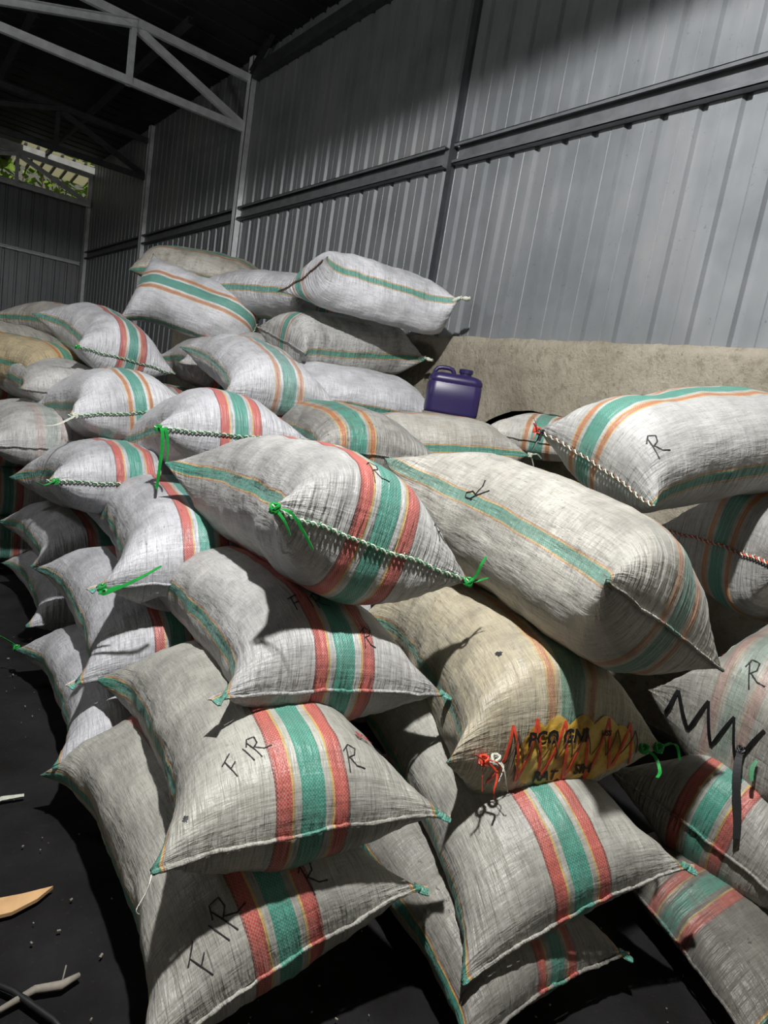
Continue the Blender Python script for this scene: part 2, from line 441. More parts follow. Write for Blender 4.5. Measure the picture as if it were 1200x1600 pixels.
for k, x in enumerate((2.35, 1.2, .0)):
    e = MB(); e.bar((x, 7.2, 4.70), (x, 14.3, 4.70), csec(.05, .07))
    tag(e.build('roof_purlin', M['dsteel']), ['roof purlin closest to the metal wall', 'roof purlin second from the metal wall', 'roof purlin third from the metal wall'][k], 'purlin', 'purlins under the roof sheets')

# lit translucent eave beyond the far wall
t = empty('far_eave', (2.5, 14.9, 4.5)); tag(t, 'pale translucent roof overhang with thin ribs over the far wall gap', 'eave')
e = MB(); e.add([(2.0, 14.25, 4.80), (D+.1, 14.25, 4.76), (D+.1, 15.5, 4.62), (2.0, 15.5, 4.66), (2.0, 14.25, 4.805), (D+.1, 14.25, 4.765), (D+.1, 15.5, 4.625), (2.0, 15.5, 4.665)],
    [(0, 1, 2, 3), (7, 6, 5, 4), (0, 4, 5, 1), (1, 5, 6, 2), (2, 6, 7, 3), (3, 7, 4, 0)]); e.build('roof_panel', M['panel'], t)
for k in range(6):
    x = 2.05+k*.2; e = MB(); e.bar((x, 14.25, 4.77), (x, 15.45, 4.62), [(-.02, -.02), (.02, -.02), (.02, .02), (-.02, .02)]); e.build('rib', M['dsteel'], t)
e = MB(); e.box((1.2, 14.2, 4.60), (D+.1, 14.25, 4.72)); e.build('fascia', M['steel'], t)

# vines outside behind the gap
random.seed(4)
t = empty('climbing_vine', (2.2, 15.6, 0)); tag(t, 'green leafy vine outside, seen through the gap above the far wall', 'vine')
e = MB()
for k in range(9):
    x = 1.2+k*.28+random.uniform(-.1, .1); pts = []; y = 15.9+random.uniform(-.3, .3)
    for j in range(13): pts.append((x+.12*math.sin(j*.9+k)+j*.01, y+.05*math.cos(j*1.3+k), j*.4))
    e.tube(pts, .014, 5)
e.build('stems', M['stem'], t)
e = MB()
for k in range(1100):
    c = Vector((random.uniform(1.0, 3.8), 15.9+random.uniform(-.3, 1.6), random.uniform(3.2, 5.6)))
    s_ = random.uniform(.05, .12); q = Matrix.Rotation(random.uniform(0, 6.28), 3, 'Z') @ Matrix.Rotation(random.uniform(.2, 1.3), 3, 'X')
    sh = [(0, -1, 0), (.55, -.55, .08), (.75, .1, .1), (0, 1.15, -.1), (-.75, .1, .1), (-.55, -.55, .08), (0, 0, -.05)]
    vs = [c+q @ (Vector(p)*s_) for p in sh]
    e.add(vs, [(6, 0, 1), (6, 1, 2), (6, 2, 3), (6, 3, 4), (6, 4, 5), (6, 5, 0)])
lf = e.build('leaves', M['leaf'], t); lf['kind'] = 'stuff'
# ------------------------------------------------------------------ sacks
class Sack:
    """A woven sack: ring grid between a near and a far seam, lens shaped at the seams and round in the middle."""
    def __init__(s, key, K, T=.28, lift=.03, n=4.6, m=.5, ear=.05, NU=64, NP=96, bend=0.0, seed=0, tw=0.0, endsag=0.0, side=0.0, lump=.010, tn=None, exb=1.25, tuck=0.0):
        s.key = key; s.seed = seed
        NL, NR, FL, FR = [np.array(k, float) for k in K]
        s.W = (np.linalg.norm(NR-NL)+np.linalg.norm(FR-FL))/2; s.L = (np.linalg.norm(FL-NL)+np.linalg.norm(FR-NR))/2
        s.NU, s.NP = NU, NP
        q = np.linspace(-1, 1, NU+1); t = np.sin(q*np.pi/2)*.82+q*.18; t[0], t[-1] = -1, 1
        s.t = t
        up_ = np.cross((NR-NL)+(FR-FL), (FL-NL)+(FR-NR)); up_ /= np.linalg.norm(up_)
        rt_ = (NR-NL)+(FR-FL); rt_ /= np.linalg.norm(rt_)
        fw_ = np.cross(up_, rt_)
        G = np.zeros((NU+1, NP, 3)); s.pk = np.zeros((NU+1, NP))
        per = 2*s.W*1.01
        for i, ti in enumerate(t):
            tt = tn if (tn and ti < 0) else (n, m)
            b = T/2*(max(0, 1-abs(ti)**tt[0]))**tt[1]
            ex = exb+(2.25-exb)*min(1, b/(T/2))   # superellipse power: pointed lens at the seam, full in the middle
            
            a = s.W/2
            th = np.linspace(0, 2*np.pi, 361)
            for _ in range(6):
                cx = np.sign(np.cos(th))*np.abs(np.cos(th))**(2/ex); cz = np.sign(np.sin(th))*np.abs(np.sin(th))**(2/ex)
                X = a*cx; Z = b*cz
                arc = np.concatenate([[0], np.cumsum(np.hypot(np.diff(X), np.diff(Z)))])
                a *= (per/arc[-1])**1.4 if b > .001 else 1
                a = min(a, s.W/2*1.01)
            if ti < 0: X = X*(1-tuck*abs(ti)**7)
            tgt = np.arange(NP)/NP*arc[-1]
            x = np.interp(tgt, arc, X); z = np.interp(tgt, arc, Z)
            vn = x/(s.W/2)                       # -1..1
            vf = 1-4*np.arange(NP)/NP; vf = np.where(np.arange(NP) > NP/2, -2-vf, vf)   # fabric coordinate
            u_ = (ti+1)/2
            yy = ti*(1-ear*(1-vf**2)*abs(ti)**5)
            u2 = (yy+1)/2
            vv_ = (vn+1)/2
            mid = (np.outer((1-u2)*(1-vv_), NL)+np.outer((1-u2)*vv_, NR)+np.outer(u2*(1-vv_), FL)+np.outer(u2*vv_, FR))
            lf = lift*(1-abs(ti)**2.2)*(1-.0*np.abs(vn))
            bd = bend*(1-ti*ti)
            sg = -endsag*np.exp(-((ti+1)/.22)**2)
            G[i] = mid+np.outer(z+lf+bd+sg, up_)+np.outer(np.full(NP, side*(1-ti*ti)), rt_)
        s.vf = vf
        # lumps of the filling and real creases
        nrm = s.normals(G)
        sd = seed*17.3
        for i in range(NU+1):
            edge = min(1, (1-abs(t[i]))*9)
            for j in range(NP):
                p = G[i, j]
                lo = (p[0]*7+sd, p[1]*7, p[2]*7)
                h_ = lump*noise.noise(Vector(lo))+lump*.45*noise.noise(Vector((p[0]*19+sd, p[1]*19, p[2]*19)))
                cr = abs(vf[j])
                pkk = abs(t[i])**6
                h_ = h_*edge+.0045*(pkk+.06)*min(1, (1-abs(t[i]))*30)*noise.noise(Vector((vf[j]*s.W*38, t[i]*2.5, sd+(j > NP/2)*5)))
                h_ += .003*(cr**5)*edge*noise.noise(Vector((t[i]*s.L*26, vf[j]*3, sd)))
                G[i, j] += nrm[i, j]*h_
            G[i] += np.outer(np.full(NP, .006*noise.noise(Vector((t[i]*4, sd, 0)))), up_)
            if i in (0, NU):     # a wavy seam line
                for j in range(NP):
                    G[i, j] += up_*.009*noise.noise(Vector((vf[j]*3.2, sd, t[i])))
        s.G = G; s.up = up_; s.rt = rt_; s.fw = fw_
        s.faces()
    def faces(s):
        NU, NP = s.NU, s.NP
        s.F = [(i*NP+j, i*NP+(j+1) % NP, (i+1)*NP+(j+1) % NP, (i+1)*NP+j) for i in range(NU) for j in range(NP)]
    def normals(s, G=None):
        G = s.G if G is None else G
        du = np.gradient(G, axis=0); dv = (np.roll(G, -1, 1)-np.roll(G, 1, 1))
        nn = np.cross(dv, du); l = np.linalg.norm(nn, axis=2, keepdims=True); nn = nn/np.maximum(l, 1e-9)
        c = G.mean(axis=(0, 1)); sgn = np.sign((nn*(G-c)).sum(axis=2).mean()) or 1
        return nn*sgn
    def finish(s):
        s.N = s.normals()
        # distance along the cloth from the near seam, for patches and lacing
        mid = s.G[:, s.NP//4]; s.arc_top = np.concatenate([[0], np.cumsum(np.linalg.norm(np.diff(mid, axis=0), axis=1))])
        mid = s.G[:, s.NP*3//4]; s.arc_bot = np.concatenate([[0], np.cumsum(np.linalg.norm(np.diff(mid, axis=0), axis=1))])
    def pt(s, v, t=None, off=.0015, bottom=False, row=None):
        """v -1..1 across, t -1..1 along (near seam = -1)"""
        v = max(-1, min(1, v))
        j = (1-v)/4*s.NP
        if bottom: j = s.NP-j
        i = row if row is not None else float(np.interp(t, s.t, np.arange(s.NU+1)))
        i0 = int(min(s.NU-1, max(0, math.floor(i)))); fi = i-i0; j0 = int(math.floor(j)); fj = j-j0
        a, b, c, d = (s.G[i0, j0 % s.NP], s.G[i0, (j0+1) % s.NP], s.G[i0+1, j0 % s.NP], s.G[i0+1, (j0+1) % s.NP])
        p = (a*(1-fj)+b*fj)*(1-fi)+(c*(1-fj)+d*fj)*fi
        ii = min(max(i0, 1), s.NU-1)
        n_ = (s.N[ii, j0 % s.NP]*(1-fj)+s.N[ii, (j0+1) % s.NP]*fj)*(1-fi)+(s.N[min(ii+1, s.NU-1), j0 % s.NP])*fi
        n_ = n_/max(1e-9, np.linalg.norm(n_))
        return Vector(p+n_*off), Vector(n_)
    def wrap(s, v, q, off=.002):
        """q metres from the near seam: positive on the top face, negative on the bottom face"""
        if q >= 0: return s.pt(v, off=off, row=float(np.interp(q, s.arc_top, np.arange(s.NU+1))))
        return s.pt(v, off=off, bottom=True, row=float(np.interp(-q, s.arc_bot, np.arange(s.NU+1))))
    def build(s, m_):
        s.mat = m_
        V = s.G.reshape(-1, 3)
        uv = []
        W, L, NP = s.W, s.L, s.NP
        arc = .5*(s.arc_top/s.arc_top[-1]*s.arc_top[-1]+s.arc_bot); arc = (arc/arc[-1]-.5)*L
        lv = np.zeros((len(s.F)*4, 2), dtype=np.float32); k = 0
        for i in range(s.NU):
            for j in range(NP):
                for (a, b) in ((i, j), (i, j+1), (i+1, j+1), (i+1, j)):
                    f_ = 1-4*b/NP; f_ = f_ if b <= NP/2 else -2-f_
                    lv[k] = (f_*W/2, arc[a]); k += 1
        s.o = link('woven_sack', V, s.F, m_, uv=lv, smooth=True)
        s.lv = lv
        return s.o

def relax(S_, rounds=4, floor_z=.004, wall_x=D-.062, wall_top=1.9):
    """sacks that press on one another share the contact: both give way until the cloth meets"""
    for r_ in range(rounds):
        trees = [BVHTree.FromPolygons([tuple(p) for p in s.G.reshape(-1, 3)], s.F) for s in S_]
        bb = [(s.G.reshape(-1, 3).min(0), s.G.reshape(-1, 3).max(0)) for s in S_]
        cen = [s.G.reshape(-1, 3).mean(0) for s in S_]
        news = []
        for a, s in enumerate(S_):
            P = s.G.reshape(-1, 3); disp = np.zeros_like(P)
            for b, o in enumerate(S_):
                if a == b: continue
                lo, hi = bb[b]
                if (bb[a][0] > hi).any() or (bb[a][1] < lo).any(): continue
                idx = np.where(((P > lo) & (P < hi)).all(axis=1))[0]
                if not len(idx): continue
                d_ = (cen[a]-cen[b])*np.array([.45, .45, 2.4])
                dr = Vector(d_).normalized(); tr = trees[b]
                for i in idx:
                    co, nn, fi, ds = tr.ray_cast(Vector(P[i]), dr, .24)
                    if co is None or nn.dot(dr) <= 0: continue
                    k = min(ds, .13)*(.5 if r_ < rounds-1 else .54)
                    v_ = np.array(dr)*k
                    if k*k > np.dot(disp[i], disp[i]): disp[i] = v_
            Dg = disp.reshape(s.G.shape)
            for _ in range(3 if r_ < 2 else 1 if r_ < rounds-1 else 0):
                Dg = .4*Dg+.15*(np.roll(Dg, 1, 1)+np.roll(Dg, -1, 1)+np.concatenate([Dg[1:], Dg[-1:]])+np.concatenate([Dg[:1], Dg[:-1]]))
            for e in (0, -1):     # both layers meet at the seam
                pair = Dg[e].copy(); NP = s.NP; mir = (-np.arange(NP)) % NP
                Dg[e] = .5*(pair+pair[mir])
            news.append(s.G+Dg)
        for s, g in zip(S_, news):
            g[:, :, 2] = np.maximum(g[:, :, 2], floor_z)
            lim = np.where(g[:, :, 2] > wall_top, D-.012, wall_x)
            g[:, :, 0] = np.minimum(g[:, :, 0], lim)
            s.G = g

# --- sack dressings
def seam_pts(s, far=False, n_=110, out=.0):
    r_ = s.NU if far else 0
    P = []
    for k in range(n_+1):
        v = -1+2*k/n_
        p, _ = s.pt(v, row=float(r_), off=0)
        P.append(p+Vector(s.fw)*(out if far else -out))
    return P
def hem(s, far=False, r=.0048):
    """rolled hem standing out of the seam, in the cloth's own colours"""
    P = seam_pts(s, far, 130, .004); b = MB(); n_ = 6
    Q = []
    for k, p in enumerate(P):
        wv = noise.noise(Vector((k*.12, s.seed*5.1, 1.0)))
        Q.append(p+Vector(s.up)*(.0025*wv)+Vector(s.fw)*(-.004*abs(wv)*(1 if not far else -1)))
    rr = [r*(1.0+.45*noise.noise(Vector((k*.35, s.seed*3.3, 7))))*(.55 if k in (0, len(P)-1) else 1) for k in range(len(P))]
    b.tube(Q, r, n_, rr=rr, nrm=[s.up]*len(Q))
    uvs = [((-1+2*k/(len(P)-1))*s.W/2, (1 if far else -1)*s.L/2*.98+.01*j) for k in range(len(P)) for j in range(n_)]
    return link('seam_hem', b.v, b.f, s.mat, s.o, True, uv=uvs)
def rope(s, m_='rope', m2='gtwine', r=.0024, R=.0034, pitch=.030, v0=-1, v1=1, name='stitching_rope', far=False):
    P = [p for k, p in enumerate(seam_pts(s, far, 240, .005)) if v0 <= -1+2*k/240 <= v1]
    L = sum((P[k+1]-P[k]).length for k in range(len(P)-1))
    out = []
    for st, mm in enumerate((m_, m2)):
        b = MB(); Q = []; acc = 0
        N = int(L/pitch*9)
        cum = [0]
        for k in range(len(P)-1): cum.append(cum[-1]+(P[k+1]-P[k]).length)
        for k in range(N+1):
            d_ = L*k/N; i = min(len(P)-2, int(np.searchsorted(cum, d_, 'right')-1)); f_ = (d_-cum[i])/max(1e-6, cum[i+1]-cum[i])
            p = P[i].lerp(P[i+1], f_); tg = (P[i+1]-P[i]).normalized(); x = Vector(s.up); y = tg.cross(x).normalized(); x = y.cross(tg)
            an = 2*math.pi*d_/pitch+math.pi*st
            Q.append(p+x*math.cos(an)*R*1.3+y*math.sin(an)*R)
        b.tube(Q, r, 5)
        if st == 0:      # short stitch legs into the cloth on both sides
            rs = random.Random(s.seed)
            for k in range(int(L/pitch*.8)):
                v = v0+(v1-v0)*(k+.5+rs.uniform(-.3, .3))/int(L/pitch*.8)
                for sg in (1, -1):
                    if rs.random() < .35: continue
                    e_ = rs.uniform(.006, .014)
                    q = [s.wrap(v+.014*sg*rs.uniform(.3, 1.2), sg*qq, .0008)[0] for qq in (.001, e_*.5, e_)]
                    b.tube(q, .0011, 4)
        out.append(b.build(name if st == 0 else 'twisted_strand', M[mm], s.o, True))
    return out
def ribbon_mesh(pts, w_, th=.0012, side=None):
    b = MB(); P = [Vector(p) for p in pts]
    for i, p in enumerate(P):
        d = (P[min(i+1, len(P)-1)]-P[max(i-1, 0)]).normalized()
        sv = Vector(side) if side is not None else Vector((0.6, -.8, 0.1))
        x = (sv-d*sv.dot(d)).normalized(); y = x.cross(d).normalized()
        ww = w_[i] if isinstance(w_, (list, tuple)) else w_
        for (a, c) in ((-1, -1), (1, -1), (1, 1), (-1, 1)): b.v.append(tuple(p+x*ww/2*a+y*th/2*c))
    for i in range(len(P)-1):
        for k in range(4): k2 = (k+1) % 4; b.f.append((i*4+k, i*4+k2, i*4+4+k2, i*4+4+k))
    b.f.append((3, 2, 1, 0)); n4 = (len(P)-1)*4; b.f.append((n4, n4+1, n4+2, n4+3))
    return b
def tie(s, v, offs, w_=.012, mm='green', far=False, name='tie', knot=True):
    """a loose end of raffia from the seam at v; offs are steps in world metres"""
    p, _ = s.pt(v, row=float(s.NU if far else 0), off=0)
    p = p+Vector(s.fw)*(.008 if far else -.008)
    out = []
    for k, path in enumerate(offs):
        P = [p]
        for q in path: P.append(P[-1]+Vector(q))
        # smooth
        Q = []
        for i in range(len(P)-1):
            a = P[max(i-1, 0)]; b = P[i]; c = P[i+1]; d = P[min(i+2, len(P)-1)]
            for u in range(5):
                t = u/5; Q.append(.5*((2*b)+(-a+c)*t+(2*a-5*b+4*c-d)*t*t+(-a+3*b-3*c+d)*t**3))
        Q.append(P[-1])
        rb = ribbon_mesh(Q, [w_*(.6+.4*math.sin(3*i/len(Q)+k)) for i in range(len(Q))])
        if k == 0 and knot:
            for z in range(3):
                a0 = z*1.1; loop = [p+Vector((math.cos(a0+6.28*j/10)*.010, math.sin(a0+6.28*j/10)*.010, math.sin(a0*2+6.28*j/10)*.009)) for j in range(11)]
                rb.tube(loop, .0035, 5)
        out.append(rb)
    b = MB()
    for r_ in out: b.add(r_.v, r_.f)
    return b.build(name, M[mm], s.o)
def corner_tag(s, v, far=False, ln=.035, w_=.03, droop=.3):
    """the flattened end of the folded edge sticking out past the seam, striped like the cloth"""
    p, _ = s.pt(v, row=float(s.NU if far else 0), off=0)
    sg = 1 if v > 0 else -1; fd = Vector(s.fw)*(1 if far else -1)
    d = (Vector(s.rt)*sg*.8+fd*.6+Vector((0, 0, -droop))).normalized(); x = (Vector(s.rt)*sg*.6-fd*.8).normalized(); nn = d.cross(x).normalized()
    b = MB(); uvs = []
    n_ = 5
    for i in range(n_+1):
        f_ = i/n_
        for j in range(5):
            g = j/4-.5
            q = p-d*.012+d*ln*f_+x*g*w_*(.6+.5*f_)+nn*.004*math.sin(g*6+f_*3)
            for sd in (-1, 1):
                b.v.append(tuple(q+nn*.0015*sd)); uvs.append((sg*(s.W/2-abs(g+.15)*.045), f_*ln))
    R_ = 10
    for i in range(n_):
        for j in range(4):
            a = i*R_+j*2
            b.f.append((a, a+2, a+R_+2, a+R_)); b.f.append((a+1, a+R_+1, a+R_+3, a+3))
    for i in range(n_):
        a = i*R_; b.f.append((a, a+R_, a+R_+1, a+1)); a = i*R_+8; b.f.append((a+1, a+R_+1, a+R_, a))
    for j in range(4):
        a = j*2; b.f.append((a, a+1, a+3, a+2)); a = n_*R_+j*2; b.f.append((a+2, a+3, a+1, a))
    return link('corner_tag', b.v, b.f, s.mat, s.o, uv=uvs)
def cloth_knot(s, v, far=True, L_=.07, r=.018, dirv=None, m_=None):
    """the gathered tail of cloth tied at a corner"""
    p, _ = s.pt(v, row=float(s.NU if far else 0), off=0)
    fd = Vector(dirv).normalized() if dirv is not None else (Vector(s.fw)*(1 if far else -1)+Vector(s.rt)*(1 if v > 0 else -1)*.4).normalized()
    b = MB(); P = []; rr = []
    for i in range(14):
        f_ = i/13; P.append(p-fd*.03+fd*(L_+.03)*f_+Vector((0, 0, .012*math.sin(f_*5))))
        rr.append(r*(1.2-.75*math.exp(-((f_-.45)/.12)**2)-.35*(f_ > .9)+.15*math.sin(f_*20)))
    b.tube(P, r, 9, rr=rr, flat=.6)
    q = P[6]; x = fd.cross(Vector((0, 0, 1))).normalized(); y = x.cross(fd)
    loop = [q+x*math.cos(6.28*j/10)*r*.75+y*math.sin(6.28*j/10)*r*.55 for j in range(11)]
    b.tube(loop, .004, 5)
    return b.build('knotted_corner', m_ or M['rope'], s.o, True)

STROKES = {
 'F': [[(.1, 0), (.25, 1)], [(.0, .93), (.75, 1.12)], [(.15, .5), (.6, .62)]],
 'I': [[(.2, 0), (.3, .85)]],
 'R': [[(.15, -.1), (.25, .98)], [(.02, .78), (.4, 1.08), (.78, .92), (.62, .62), (.2, .48)], [(.3, .5), (.62, .16), (1.05, .05)]],
}
def write(s, text, v, q, size, ang=0.0, adv=.8, name='handwriting', m_='ink', r=.0015, gaps=None):
    """marker strokes following the cloth; v,t of the text's start, size in metres"""
    ca, sa = math.cos(math.radians(ang)), math.sin(math.radians(ang)); x0 = 0.0
    b = MB()
    for ch in text:
        for st in STROKES[ch]:
            dense = []
            for i in range(len(st)-1):
                for k in range(6): f_ = k/6; dense.append((st[i][0]*(1-f_)+st[i+1][0]*f_, st[i][1]*(1-f_)+st[i+1][1]*f_))
            dense.append(st[-1]); pts = []; ns = []
            for (x, y) in dense:
                X = (x0+x*.75)*size; Y = y*size
                X, Y = X*ca-Y*sa, X*sa+Y*ca
                p, n_ = s.wrap(v+X/(s.W/2), q+Y, .0012)
                pts.append(p); ns.append(n_)
            b.tube(pts, r, 6, rr=[r*(.75+.4*abs(math.sin(i*.7+len(st)))) for i in range(len(pts))], flat=.35, nrm=ns)
        x0 += adv*(.45 if ch == 'I' else 1.0)
    return b.build(name, M[m_], s.o)
def text_on(s, txt, v, q, size, m_='ink', name='printed_letters', ang=0.0, squash=1.0):
    """printed block letters wrapped over the seam end of a sack"""
    cu = bpy.data.curves.new('t', 'FONT'); cu.body = txt; cu.size = size; cu.extrude = 0; cu.resolution_u = 2; cu.offset = size*.035
    to = bpy.data.objects.new('t', cu); COL.objects.link(to)
    bpy.context.view_layer.update()
    me = bpy.data.meshes.new_from_object(to.evaluated_get(bpy.context.evaluated_depsgraph_get()))
    bm = bmesh.new(); bm.from_mesh(me)
    bmesh.ops.triangulate(bm, faces=bm.faces)
    bmesh.ops.subdivide_edges(bm, edges=[e_ for e_ in bm.edges if e_.calc_length() > size*.15], cuts=2)
    bmesh.ops.triangulate(bm, faces=bm.faces)
    V = []; ca, sa = math.cos(math.radians(ang)), math.sin(math.radians(ang))
    for vtx in bm.verts:
        X, Y = vtx.co.x*squash, vtx.co.y
        X, Y = X*ca-Y*sa, X*sa+Y*ca
        V.append(tuple(s.wrap(v+X/(s.W/2), q+Y, .0072)[0]))
    F_ = [tuple(vt.index for vt in f_.verts) for f_ in bm.faces]; bm.free()
    bpy.data.objects.remove(to); bpy.data.meshes.remove(me)
    return link(name, V, F_, M[m_], s.o)
